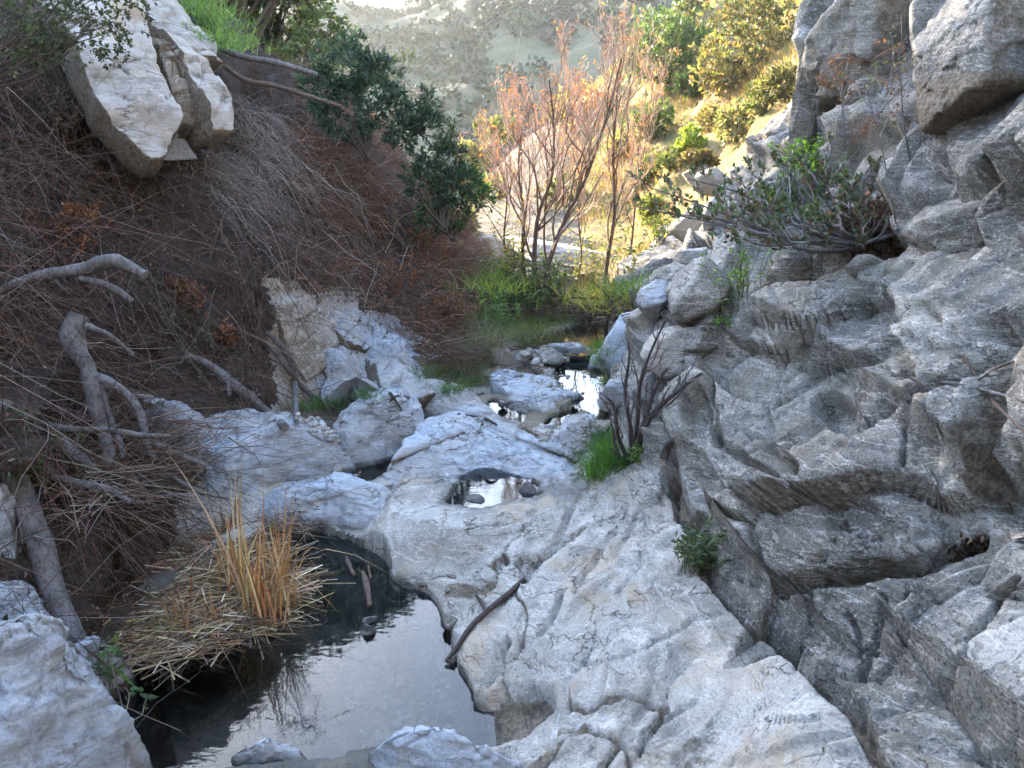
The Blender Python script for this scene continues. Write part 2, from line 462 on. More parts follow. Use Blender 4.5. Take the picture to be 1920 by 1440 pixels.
# ------------------------------------------------------------------ the canyon: cross-sections from near to far
def W(x, z): return ('w', x, z)
def p(u, v): return ('p', u, v)
SECT = [
 (1.0, [W(-6,3.5),W(-4,1.9),W(-2.8,1.1),W(-2.2,.75),W(-1.7,.6),W(-1.1,.65),W(-.5,.75),W(.1,.8),W(.6,.8),W(1.1,.85),W(1.7,1.1),W(2.3,1.6),W(2.9,2.8),W(4.2,7)]),
 (2.6, [W(-6.5,3.8),W(-4.4,2.1),W(-3.0,.9),W(-2.3,.35),W(-1.8,.0),W(-1.3,-.15),W(-.6,-.1),W(-.1,.15),W(.3,.24),W(.9,.3),W(1.4,.38),W(1.95,.62),W(2.7,1.6),W(4.3,7)]),
 (3.2, [W(-7,4.2),W(-4.8,2.3),W(-3.3,.9),W(-2.5,.3),W(-1.9,-.1),W(-1.2,-.3),W(-.5,-.3),p(892,1385),p(1050,1310),p(1400,1270),p(1600,1265),p(1800,1150),p(1935,1000),W(4.3,7)]),
 (4.0, [W(-7,4.2),p(-100,700),p(40,900),p(110,1090),p(170,1190),W(-1.4,-.35),W(-.8,-.35),p(855,1225),p(1000,1160),p(1250,1100),p(1420,1080),p(1600,900),p(1920,640),W(4.8,7.5)]),
 (5.0, [W(-7.5,4.8),p(-60,480),p(100,700),p(200,880),p(290,985),W(-1.9,-.2),W(-1.2,-.3),p(740,1060),p(950,1000),p(1180,960),p(1300,920),p(1480,820),p(1800,480),W(5.0,7.5)]),
 (6.0, [W(-8,5.5),p(-50,380),p(150,560),p(300,740),p(420,830),p(560,880),p(700,895),p(900,890),p(1060,885),p(1190,830),p(1300,720),p(1450,560),p(1750,300),W(5.4,8)]),
 (7.2, [W(-8.5,6),p(0,150),p(250,400),p(400,580),p(520,690),p(680,745),p(850,770),p(980,775),p(1080,778),p(1150,760),p(1230,650),p(1400,480),p(1600,330),W(5.4,8)]),
 (8.6, [W(-9,7),p(100,20),p(330,260),p(520,480),p(680,620),p(830,680),p(950,688),p(1070,692),p(1125,692),p(1150,640),p(1230,540),p(1370,440),p(1550,250),W(7,6.5)]),
 (10.3,[W(-9,8),p(200,-60),p(430,150),p(620,360),p(780,530),p(890,620),p(980,630),p(1090,628),p(1145,622),p(1180,570),p(1240,500),p(1370,400),p(1520,220),W(8,7)]),
 (12.5,[W(-9,8.5),p(330,10),p(545,150),p(720,320),p(830,460),p(900,540),p(980,560),p(1060,565),p(1130,560),p(1200,530),p(1270,450),p(1400,350),p(1510,200),W(9,8)]),
 (15.0,[W(-10,9),p(380,70),p(580,160),p(740,300),p(850,430),p(910,490),p(960,503),p(1050,508),p(1110,505),p(1180,480),p(1260,400),p(1390,290),p(1500,150),W(10,9.5)]),
 (19.0,[W(-12,9),p(420,110),p(590,190),p(750,320),p(850,420),p(900,440),p(950,440),p(1020,440),p(1090,430),p(1170,400),p(1260,320),p(1370,220),p(1480,90),W(12,12)]),
 (24.0,[W(-15,9),p(430,170),p(620,260),p(760,350),p(850,410),p(880,415),p(920,400),p(980,380),p(1060,340),p(1150,280),p(1250,210),p(1360,120),p(1460,20),W(15,15)]),
 (30.0,[W(-20,9),p(520,150),p(640,280),p(760,370),p(840,390),p(880,370),p(920,330),p(980,270),p(1060,210),p(1150,140),p(1240,60),p(1340,-20),p(1450,-100),W(20,20)]),
 (38.0,[W(-25,8),p(520,260),p(640,330),p(760,370),p(840,385),p(890,360),p(940,320),p(1000,270),p(1070,220),p(1160,150),p(1250,80),p(1350,0),p(1450,-80),W(25,24)]),
]
KY = np.array([s[0] for s in SECT])
KN = 14
KX = np.zeros((len(SECT), KN)); KZ = np.zeros((len(SECT), KN))
for i, (y, ks) in enumerate(SECT):
    for j, k in enumerate(ks):
        if k[0] == 'w': KX[i, j], KZ[i, j] = k[1], k[2]
        else:
            q = P(k[1], k[2], y); KX[i, j], KZ[i, j] = q[0], q[2]

def hermite(xk, yk, x):
    """monotone-ish cubic along axis 0"""
    xk = np.asarray(xk, float); h = np.diff(xk)[:, None]
    d = np.diff(yk, axis=0) / h
    m = np.zeros_like(yk)
    m[1:-1] = np.where(d[:-1] * d[1:] > 0, 2 * d[:-1] * d[1:] / (d[:-1] + d[1:] + 1e-12), 0) * 0.5 + 0.25 * (d[:-1] + d[1:])
    m[0], m[-1] = d[0], d[-1]
    i = np.clip(np.searchsorted(xk, x, side='right') - 1, 0, len(xk) - 2)
    t = ((x - xk[i]) / (xk[i + 1] - xk[i]))[:, None]
    hh = (xk[i + 1] - xk[i])[:, None]
    t2, t3 = t * t, t ** 3
    return (2 * t3 - 3 * t2 + 1) * yk[i] + (t3 - 2 * t2 + t) * hh * m[i] + (3 * t2 - 2 * t3) * yk[i + 1] + (t3 - t2) * hh * m[i + 1]

def base_grid(ys, ss):
    ly = np.log(KY)
    X1 = hermite(ly, KX, np.log(ys)); Z1 = hermite(ly, KZ, np.log(ys))
    kk = np.arange(KN, dtype=float)
    X2 = hermite(kk, X1.T, ss).T; Z2 = hermite(kk, Z1.T, ss).T
    Y2 = np.broadcast_to(ys[:, None], X2.shape)
    return np.stack([X2, Y2, Z2], -1)

# ---- pools: outlines as they lie on the ground
def outline(pts, z, sub=4):
    w = [G(u, v, z) for u, v in pts]
    w = np.array(w + [w[0]])
    c = catmull(w, sub)[:-1]
    return c[:, :2]
POOLS = [
 ('pool', 0.0, [(600,998),(640,1008),(690,1032),(722,1058),(738,1090),(800,1118),(832,1165),(848,1205),(858,1250),(886,1300),(893,1345),(890,1398),(800,1412),(700,1415),(600,1430),(500,1440),(300,1450),(225,1430),(205,1340),(235,1285),(225,1225),(300,1140),(400,1070),(490,1010),(505,985),(528,968),(560,963),(588,980)], 0.36),
 ('pool', 0.23, [(835,948),(848,918),(880,892),(910,880),(960,893),(1012,912),(1003,937),(960,942),(900,955)], 0.2),
 ('channel', 0.15, [(640,905),(668,880),(720,862),(745,850),(735,882),(690,905)], 0.25),
 ('pool', 0.38, [(912,762),(928,752),(965,762),(1003,772),(1008,790),(950,797),(925,785)], 0.12),
 ('pool', 0.38, [(1022,800),(1030,785),(1062,770),(1092,756),(1090,776),(1040,808)], 0.12),
 ('stream', 0.42, [(1042,690),(1050,668),(1085,656),(1112,680),(1145,705),(1152,760),(1130,792),(1105,778),(1066,745),(1042,715)], 0.09),
 ('stream', 0.5, [(955,660),(985,640),(1040,624),(1095,606),(1150,610),(1150,645),(1115,655),(1085,664),(1030,658)], 0.08),
 ('stream', 0.75, [(930,507),(1000,497),(1080,503),(1085,515),(1000,522),(940,518)], 0.15),
]
POUT = [outline(q[2], q[1]) for q in POOLS]
def sdist(XY, poly):
    """distance to the outline, positive inside"""
    n = len(poly); best = np.full(len(XY), 1e9); ins = np.zeros(len(XY), bool)
    for i in range(n):
        a = poly[i]; b = poly[(i + 1) % n]
        ab = b - a; t = np.clip(((XY - a) @ ab) / (ab @ ab + 1e-12), 0, 1)
        d = np.hypot(*(XY - (a + t[:, None] * ab)).T)
        best = np.minimum(best, d)
        cr = (a[1] > XY[:, 1]) != (b[1] > XY[:, 1])
        xi = a[0] + (XY[:, 1] - a[1]) * (b[0] - a[0]) / (b[1] - a[1] + 1e-12)
        ins ^= cr & (XY[:, 0] < xi)
    return np.where(ins, best, -best)
def pool_sd(X, Y):
    """for each place: signed distance to every pool (far ones skipped)"""
    out = []
    XY = np.stack([X.ravel(), Y.ravel()], 1)
    for poly in POUT:
        lo, hi = poly.min(0) - 0.7, poly.max(0) + 0.7
        near = ((XY > lo) & (XY < hi)).all(1)
        d = np.full(len(XY), -9.0)
        if near.any(): d[near] = sdist(XY[near], poly)
        out.append(d.reshape(X.shape))
    return out

NR, NC = 640, 660
ys = np.exp(np.linspace(math.log(1.0), math.log(38.0), NR))
# more columns where the photo looks closest
kn = np.arange(KN); dens = np.array([8, 30, 55, 60, 50, 45, 50, 60, 75, 80, 80, 70, 40])
cum = np.concatenate([[0], np.cumsum(dens)]) / dens.sum()
ss = np.interp(np.linspace(0, 1, NC), cum, kn)
BASE = base_grid(ys, ss)
S2 = np.broadcast_to(ss[None, :], BASE.shape[:2]); Y2 = BASE[..., 1]
Nn = normals(BASE)
Nn *= np.sign(Nn[..., 2:3] + 1e-9)
Q = BASE.reshape(-1, 3)

# masks
wall = smooth(8.6, 9.6, S2) * (1 - smooth(10.5, 13, Y2))                 # the rock wall on the right
apron = smooth(6.6, 7.4, S2) * (1 - smooth(8.4, 9.6, S2)) * (1 - smooth(6.2, 7.2, Y2))
left = 1 - smooth(3.6, 4.5, S2)
hill = smooth(8.3, 9.3, S2) * smooth(10.5, 13, Y2)
bed = np.clip(1 - wall - apron - left - hill, 0, 1)

def F2(f): return f.reshape(BASE.shape[:2])
Qr = rot(Q, 20, 35, 30)
disp = np.zeros(BASE.shape[:2])
# wall: big tilted blocks, smaller ones inside them, then chips
warp = np.stack([fbm(Q * 1.1 + k * 9.1, 3, 40 + k) for k in range(3)], 1)
wq = rot(Q, -20, -30, -35) + 0.06 * warp
def saw(t, sharp=0.12):
    f = t - np.floor(t)
    return np.where(f < 1 - sharp, f / (1 - sharp), (1 - f) / sharp)
# sheets of rock lying on one another, parted across and along the wall
sy_ = Q[:, 1] * 0.95 - 0.35 * Q[:, 2] + 0.25 * Q[:, 0] + 0.1 * warp[:, 0]
su_ = Q[:, 0] * 0.6 + Q[:, 2] * 0.8 + 0.18 * Q[:, 1] + 0.09 * warp[:, 1]
cell = np.floor(sy_ / 1.1)
sh = _hash(cell, cell * 0, cell * 0, 5)
fw = 0.2 * saw(sy_ / 1.1) * (0.4 + sh) + 0.19 * (1 - saw(su_ / (1.15) + sh * 3.1)) * (0.5 + _hash(np.floor(su_ / 1.15 + sh * 3.1), cell, cell * 0, 6))
fw += 0.34 * facet(wq * np.array([0.5, 0.7, 0.9]), 1, 0.9, 0.12, 0.04, 0.3)
fw += 0.10 * facet(np.column_stack([sy_ * 1.9, su_ * 1.1, Q[:, 2] * 1.0]), 2, 0.8, 0.45, 0.035, 0.55)
fw += 0.034 * facet(np.column_stack([sy_ * 9, su_ * 3.2, Q[:, 2] * 3]), 3, 0.9, 0.4, 0.08, 0.6)
fw += 0.008 * fbm(np.column_stack([sy_ * 20, su_ * 3.0, Q[:, 2] * 3]), 3, 7, 0.6) + 0.01 * fbm(Q * 6, 4, 4, 0.6)
disp += wall * F2(fw)
# apron: water-worn, long soft hollows and a few cracks
aq = rot(Q, 0, 0, 32)
fa = 0.08 * fbm(aq * np.array([1.7, 0.8, 1.0]) + 3, 3, 11, 0.5) + 0.035 * fbm((aq + .12 * warp) * np.array([4.2, 1.3, 1]) + 1, 4, 12, 0.55, True)
fa += 0.08 * facet((aq + 0.2 * warp) * np.array([1.9, 1.1, 1.5]), 13, 0.5, 0.5, 0.035, 0.5)
fa += 0.018 * facet((aq + 0.1 * warp) * np.array([6, 3.4, 4]), 14, 0.6, 0.5, 0.06, 0.6)
disp += apron * F2(fa)
fb = 0.05 * fbm(Q * 1.8, 4, 21) + 0.02 * fbm(Q * 7, 3, 22)
disp += bed * F2(fb) * np.where(Y2 > 9.5, 1.0, 0.8)
fl = 0.28 * fbm(Q * 0.75, 4, 31, 0.5) + 0.12 * facet(Q * 1.1 + 0.3 * warp, 32, 0.9, 0.2, 0.1, 0.6) + 0.05 * fbm(Q * 5, 3, 33) + 0.05 * facet(rot(Q, 0, 40, -30) * np.array([1.2, 3.0, 3.0]), 34, 0.9, 0.4, 0.06, 0.6)
disp += left * F2(fl) * smooth(4.4, 3.2, S2)
fh = 0.3 * fbm(Q * 0.55, 5, 35, 0.5) + 0.1 * facet(Q * 0.9, 36, 0.8, 0.1, 0.1, 0.5)
disp += hill * F2(fh)
low = smooth(5.8, 6.2, Y2) * (1 - smooth(8.0, 8.6, Y2)) * smooth(3.9, 4.5, S2) * (1 - smooth(7.3, 7.8, S2))
TER = BASE + Nn * disp[..., None]
TER[..., 2] -= 0.33 * low

# basins: the bed dips inside each outline, and stands clear of the water outside it
SD = pool_sd(TER[..., 0], TER[..., 1])
wet = np.zeros(BASE.shape[:2])
wob = F2(0.03 * fbm(Q * 9, 3, 51) )
for (nm, z0, _, dep), sd in zip(POOLS, SD):
    s_ = sd + wob * (0.6 if z0 else 1.0)
    inside = z0 - dep * smooth(0, 0.3, s_) - 0.02 - 0.1 * smooth(0, .05, s_) + 0.03 * disp
    TER[..., 2] = np.where(s_ > 0, np.minimum(TER[..., 2], inside), TER[..., 2])
    d_ = np.maximum(-s_, 0)
    if z0 == 0:
        lip = z0 + 0.03 + 0.5 * np.minimum(d_, 0.1) - 0.75 * np.maximum(d_ - 0.16, 0)
    else:
        lip = z0 + 0.022 + 0.08 * np.minimum(d_, 0.4) + 0.4 * (disp - 0.05) * smooth(0.03, 0.3, d_) - 1.0 * np.maximum(d_ - 0.4, 0)
    ring = (s_ <= 0) & (s_ > (-0.65 if z0 == 0 else -0.9 if z0 == 0.23 else -0.2))
    free = ring & (Y2 < 5.72) if z0 == 0.23 else ring.copy()
    for (n2, z2, _, _), s2 in zip(POOLS, SD):
        if z2 != z0: free &= s2 < -0.02
    hi = np.maximum(TER[..., 2], lip)
    if z0 == 0: hi = hi + 0.05 * np.exp(-np.abs(TER[..., 2] - lip) / 0.05) * smooth(0.0, 0.1, d_)
    TER[..., 2] = np.where(free, hi, TER[..., 2])
    h = TER[..., 2] - z0
    wet = np.maximum(wet, (sd > (-0.14 if z0 == 0 else -0.06)) * (1 - smooth(0.015, 0.055, h + wob)) * (1 if z0 == 0 else 0.8))
dirt_shade = 0.8 * low * (Y2 > 5.4)  # low gaps between boulders: soil with shade put into the colour
j1, j2, _, _ = voronoi(wq * np.array([0.5, 0.7, 0.9]), 1)
k1, k2, _, _ = voronoi((aq + 0.2 * warp) * np.array([1.9, 1.1, 1.5]), 13)
dirt_shade = np.maximum(dirt_shade, wall * F2(0.62 * (1 - smooth(0.0, 0.03, j2 - j1))))  # crack shade painted with the soil along the wall's block edges
dirt_shade = np.maximum(dirt_shade, apron * F2(0.6 * (1 - smooth(0.005, 0.05, k2 - k1))))  # same painted crack lines on the apron
def patch(u, v, y, r, amt=1.0):
    """a place where soil, moss or litter lies on the rock"""
    q = P(u, v, y) if y else None
    d = np.linalg.norm((TER - q) / np.array(r), axis=2)
    np.maximum(dirt_shade, amt * (1 - smooth(0.5, 1.1, d)), out=dirt_shade)
for a in [(940,1330,3.25,(.22,.16,.3),.9),(860,1090,4.35,(.16,.12,.2),.7),(1300,1000,4.6,(.1,.3,.3),.6),(1400,1170,3.95,(.12,.25,.3),.75),(1560,1300,3.3,(.25,.15,.3),.7),
          (1640,1400,2.8,(.2,.2,.3),.8),(1640,440,5.9,(.35,.4,.4),1.0),(1850,1020,3.7,(.4,.35,.35),1.0),(1240,950,5.2,(.2,.3,.3),.6),(1500,540,6.0,(.5,.3,.3),.5),(1800,600,4.9,(.5,.2,.25),.6),
          (1400,560,7.0,(.3,.4,.4),.8),(1700,1040,3.9,(.5,.12,.15),.7),(1270,1420,2.75,(.3,.15,.3),.5),(980,1420,2.75,(.2,.12,.2),.7)]:
    patch(*a)

# cracks, hollows and clefts seen in the bedrock
_r = TER - np.array([0, 0, H]); _f = _r[..., 1] * cp - _r[..., 2] * sp
Ut = 960 + FPX * _r[..., 0] / _f; Vt = 720 - FPX * (_r[..., 1] * sp + _r[..., 2] * cp) / _f
Ut = Ut + 9 * F2(fbm(Q * 4, 3, 81)); Vt = Vt + 9 * F2(fbm(Q * 4, 3, 82))
rockside = (S2 > 6.3) & (Y2 < 8.0) & (Y2 > 2.0)
def groove(pts, w, depth, soil=0.0):
    d = np.full(Ut.shape, 1e9)
    for a, b in zip(pts[:-1], pts[1:]):
        a = np.array(a, float); b = np.array(b, float); ab = b - a
        t = np.clip(((Ut - a[0]) * ab[0] + (Vt - a[1]) * ab[1]) / (ab @ ab), 0, 1)
        d = np.minimum(d, np.hypot(Ut - a[0] - t * ab[0], Vt - a[1] - t * ab[1]))
    k = (1 - smooth(0.25 * w, w, d)) * rockside
    TER[...] -= Nn * (k * depth)[..., None]
    np.maximum(dirt_shade, soil * (1 - smooth(0.3 * w, 0.9 * w, d)) * rockside, out=dirt_shade)
def hollow(u, v, ru, rv, depth, soil=0.0, ang=0):
    c, s_ = math.cos(R(ang)), math.sin(R(ang))
    x = ((Ut - u) * c + (Vt - v) * s_) / ru; y = (-(Ut - u) * s_ + (Vt - v) * c) / rv
    d = np.hypot(x, y)
    TER[...] -= Nn * ((1 - smooth(0.6, 1.05, d)) * rockside * depth)[..., None]
    np.maximum(dirt_shade, soil * (1 - smooth(0.6, 1.0, d)) * rockside, out=dirt_shade)
for a in [([(1255,890),(1300,1000),(1350,1100),(1420,1170),(1500,1240),(1600,1330),(1660,1440)], 22, .14, .75),
          ([(1075,950),(1050,1010),(1000,1070),(985,1090)], 10, .05, .4), ([(1052,1110),(1035,1160),(1018,1185)], 9, .06), ([(955,1195),(930,1250),(912,1285)], 10, .06, .4),
          ([(1470,1100),(1560,1080),(1700,1062),(1840,1020)], 20, .16, .6), ([(1590,810),(1700,745),(1830,690),(1930,635)], 9, .09), ([(1325,725),(1350,830),(1400,865),(1460,885)], 13, .12, .4),
          ([(1705,740),(1690,860),(1675,910)], 6, .05), ([(1590,1150),(1622,1230),(1605,1265)], 8, .07), ([(1655,1120),(1640,1200),(1615,1265)], 8, .07), ([(1700,1130),(1685,1215),(1645,1275)], 8, .07),
          ([(1770,1300),(1830,1180),(1900,1090)], 8, .08), ([(1095,1245),(1160,1232),(1250,1185),(1345,1150)], 5, .03, .3), ([(1195,1410),(1240,1350),(1300,1318)], 5, .035, .3),
          ([(1180,960),(1130,1040),(1080,1110)], 6, .03), ([(1230,900),(1180,1000),(1150,1060)], 6, .03), ([(870,1000),(930,990),(1000,960)], 6, .03), ([(1390,600),(1500,600),(1600,560),(1700,500)], 8, .07),
          ([(1450,760),(1560,700),(1680,640)], 8, .07), ([(1720,560),(1800,640),(1920,700)], 8, .07), ([(1380,920),(1450,960),(1540,930),(1650,900)], 8, .06), ([(1300,890),(1390,900),(1480,820)], 8, .06)]:
    groove(*a)
for a in [(1302,755,26,55,.22,.2,-25), (1562,768,50,38,.2,.3,35), (1880,622,65,26,.2,.3,20), (1325,640,45,32,.22,.3), (955,1335,95,48,.12,.9,-20), (1645,575,35,40,.05), (1580,960,70,40,.08), (1460,860,45,22,.12,.2,30), (1760,350,40,70,.2,.4,-20), (1900,380,60,30,.2,.4), (900,1100,35,16,.03,.7,-15), (1640,455,60,35,.3,.9)]:
    hollow(*a)

def terrain_piece(name, mask_faces, mat):
    f = FACES[mask_faces]
    used = np.unique(f); idx = np.full(TER.shape[0] * TER.shape[1], -1, np.int64); idx[used] = np.arange(len(used))
    o = mesh_np(name, TER.reshape(-1, 3)[used], idx[f], mat, attrs={'wet': wet.ravel()[used], 'dirt_shade': dirt_shade.ravel()[used]})
    return tag(o, kind='structure')
FACES = grid_faces(NR, NC)
sf = ((S2[:-1, :-1] + S2[1:, 1:]) / 2).ravel(); yf = ((Y2[:-1, :-1] + Y2[1:, 1:]) / 2).ravel()
wob_f = (fbm(np.stack([sf * 3, yf * 1.3, sf * 0], 1), 4, 61) * 0.22)
insd = np.max([np.maximum(s, -9) for s in SD], axis=0); insf = insd[:-1, :-1].ravel()
isleft = sf + wob_f < 4.35 + 1.1 * smooth(8.0, 9.2, yf) * (1 - smooth(12.5, 14, yf))
ishill = ~isleft & (sf > 8.0 + wob_f) & (yf + wob_f * 3 > 11.6)
iswall = ~isleft & ~ishill & (sf > 8.9 + wob_f)
ub_ = np.interp(Vt[:-1, :-1].ravel(), [890,1000,1100,1170,1240,1330,1440,1600], [1255,1300,1350,1420,1500,1600,1660,1760])
lowv = (Vt[:-1, :-1].ravel() > 890) & (yf > 1.9) & (sf > 7.5)
iswall = np.where(lowv, Ut[:-1, :-1].ravel() > ub_, iswall) & ~isleft & ~ishill
isapron = ~isleft & ~ishill & ~iswall & (((sf > 6.5 + wob_f) & (yf < 6.6)) | (yf < 2.5) | lowv)
isapron |= ~isleft & ~ishill & ~iswall & (yf > 5.0) & (yf < 8.3) & (sf < 7.2) & (insf < 0)
isapron &= ~(insf > 0.03)
Uc, Vc = (lambda r: (960 + FPX * r[:, 0] / (r[:, 1] * cp - r[:, 2] * sp), 720 - FPX * (r[:, 1] * sp + r[:, 2] * cp) / (r[:, 1] * cp - r[:, 2] * sp)))(TER[:-1, :-1].reshape(-1, 3) - np.array([0, 0, H]))
wv_ = fbm(TER[:-1, :-1].reshape(-1, 3) * 3, 4, 64) * 28
isface = isleft & (Uc + wv_ > 590) & (Vc > 585 + wv_ + 0.75 * np.maximum(Uc - 720, 0)) & (Uc < 850) & (yf < 9.5) & (yf > 5)
isearth = isleft & ~isface & (Uc + wv_ > 500) & (Uc < 668) & (Vc + wv_ > 540) & (yf < 9.5) & (yf > 5)
isleft0 = isleft.copy()
isbed = ~(isleft | ishill | iswall | isapron)
near_bed = isbed & (yf < 5.6)
terrain_piece('left_hillside', isleft & ~isface & ~isearth, M_LEFTSOIL)
terrain_piece('pale_rock_face', isface, M_POLISHED)
terrain_piece('earthy_rock_face', isearth, M_SUNROCK)
terrain_piece('sunlit_hillside', ishill, M_HILL)
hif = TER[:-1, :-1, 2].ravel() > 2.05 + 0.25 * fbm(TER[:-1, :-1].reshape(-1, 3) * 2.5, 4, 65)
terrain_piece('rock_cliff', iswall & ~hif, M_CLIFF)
terrain_piece('upper_rock_cliff', iswall & hif, M_SHADECLIFF)  # upper wall takes the shade-darkened granite
terrain_piece('bedrock_floor', isapron, M_APRON)
terrain_piece('pool_bed', near_bed, M_POOLBED)
terrain_piece('stream_bed', isbed & ~near_bed, M_BED)
def ground(x, y):
    """height of the canyon surface under (x, y)"""
    i = int(np.clip(np.searchsorted(ys, y), 1, NR - 1))
    row = TER[i]
    o = np.argsort(row[:, 0])
    return float(np.interp(x, row[o, 0], row[o, 2]))
def on_terrain(u, v, off=0.0):
    """the point of the canyon surface seen at (u, v)"""
    d = ray(u, v)
    rel = TER - np.array([0, 0, H])
    t = rel @ d / (d @ d)
    dist = np.linalg.norm(rel - t[..., None] * d, axis=2) / np.maximum(t, 0.3)
    dist[t < 0.5] = 9
    cand = dist < max(0.008, dist.min() * 1.5)
    tt = np.where(cand, t, 1e9)
    k = np.unravel_index(np.argmin(tt), tt.shape)
    return TER[k] + np.array([0, 0, off]), Nn[k]

# ---- water
def water(name, poly, z, mat, grow=0.12):
    c = poly.mean(0)
    d = poly - c
    q = c + d * (1 + grow / (np.linalg.norm(d, axis=1, keepdims=True) + 1e-6))
    V = np.vstack([np.append(c, z), np.column_stack([q, np.full(len(q), z)])])
    n = len(q)
    T = np.array([[0, 1 + i, 1 + (i + 1) % n] for i in range(n)])
    area = np.sum(q[:, 0] * np.roll(q[:, 1], -1) - np.roll(q[:, 0], -1) * q[:, 1])
    if area < 0: T = T[:, ::-1]          # the surface faces up
    o = mesh_np(name, V, T, mat)
    return tag(o, kind='structure')
for (nm, z0, _, _), poly in zip(POOLS, POUT):
    water(nm if nm != 'channel' else 'channel_water', poly, z0, M_WATER if nm == 'pool' else M_STREAM)

# ---- the far hill
fy = np.linspace(34, 150, 260); fx = np.linspace(-95, 95, 330)
FX, FY = np.meshgrid(fx, fy)
def far_height(X, Y):
    q = np.stack([X.ravel() * .035, Y.ravel() * .035, X.ravel() * 0], 1)
    n = fbm(q, 5, 71, 0.5).reshape(X.shape)
    ridge = fbm(np.stack([X.ravel() * .06 + Y.ravel() * .02, Y.ravel() * .01, X.ravel() * 0], 1), 3, 77, 0.5, True).reshape(X.shape)
    top = 16.6 + 0.004 * np.maximum(X + 14, 0) ** 2 + 0.26 * np.maximum(X + 12, 0) + 0.0012 * np.minimum(X + 22, 0) ** 2
    rise = smooth(38, 98, Y) * 0.75 + 0.25 * smooth(36, 70, Y)
    return 0.2 + (top + 2.6 * ridge * 0.6) * rise - 0.05 * np.maximum(Y - 100, 0) + (1.6 * n + 0.5 * fbm(np.stack([X.ravel() * .3, Y.ravel() * .3, X.ravel() * 0], 1), 4, 79, 0.6).reshape(X.shape)) * smooth(36, 60, Y)
FZ = far_height(FX, FY)
FAR = np.stack([FX, FY, FZ], -1)
o = mesh_np('far_hill', FAR.reshape(-1, 3), grid_faces(*FX.shape), M_FARHILL)
tag(o, kind='structure')
# plain ground sheet under and around everything, out to the horizon
gx = np.concatenate([[-900, -300], np.linspace(-90, 90, 19), [300, 900]]); gy = np.concatenate([[-600, -200, -60], np.linspace(-20, 160, 19), [400, 1200]])
GX, GY = np.meshgrid(gx, gy)
o = mesh_np('ground', np.stack([GX, GY, np.full_like(GX, -1.2)], -1).reshape(-1, 3), grid_faces(*GX.shape), M_FARHILL)
tag(o, kind='structure')

# unseen slopes added behind the camera to block skylight
bx = np.linspace(-16, 16, 120); by = np.linspace(-22, 0.98, 90)
BX, BY = np.meshgrid(bx, by)
r0 = np.argsort(BASE[0, :, 0])
BZ = np.interp(BX, BASE[0, r0, 0], BASE[0, r0, 2]) + (1 - BY) * 0.06
BZ += np.maximum(np.abs(BX) - 2.5, 0) * 0.75 * smooth(0.9, -2.5, BY) + 6.5 * smooth(-4, -13, BY)
BZ += 0.35 * fbm(np.stack([BX.ravel() * .7, BY.ravel() * .7, BX.ravel() * 0], 1), 4, 88).reshape(BX.shape) * smooth(0.9, 0, BY) - 0.02
o = mesh_np('sky_block_slopes', np.stack([BX, BY, BZ], -1).reshape(-1, 3), grid_faces(*BX.shape), M_CLIFF, attrs={'wet': np.zeros(BX.size), 'dirt_shade': np.zeros(BX.size)})
tag(o, kind='structure')
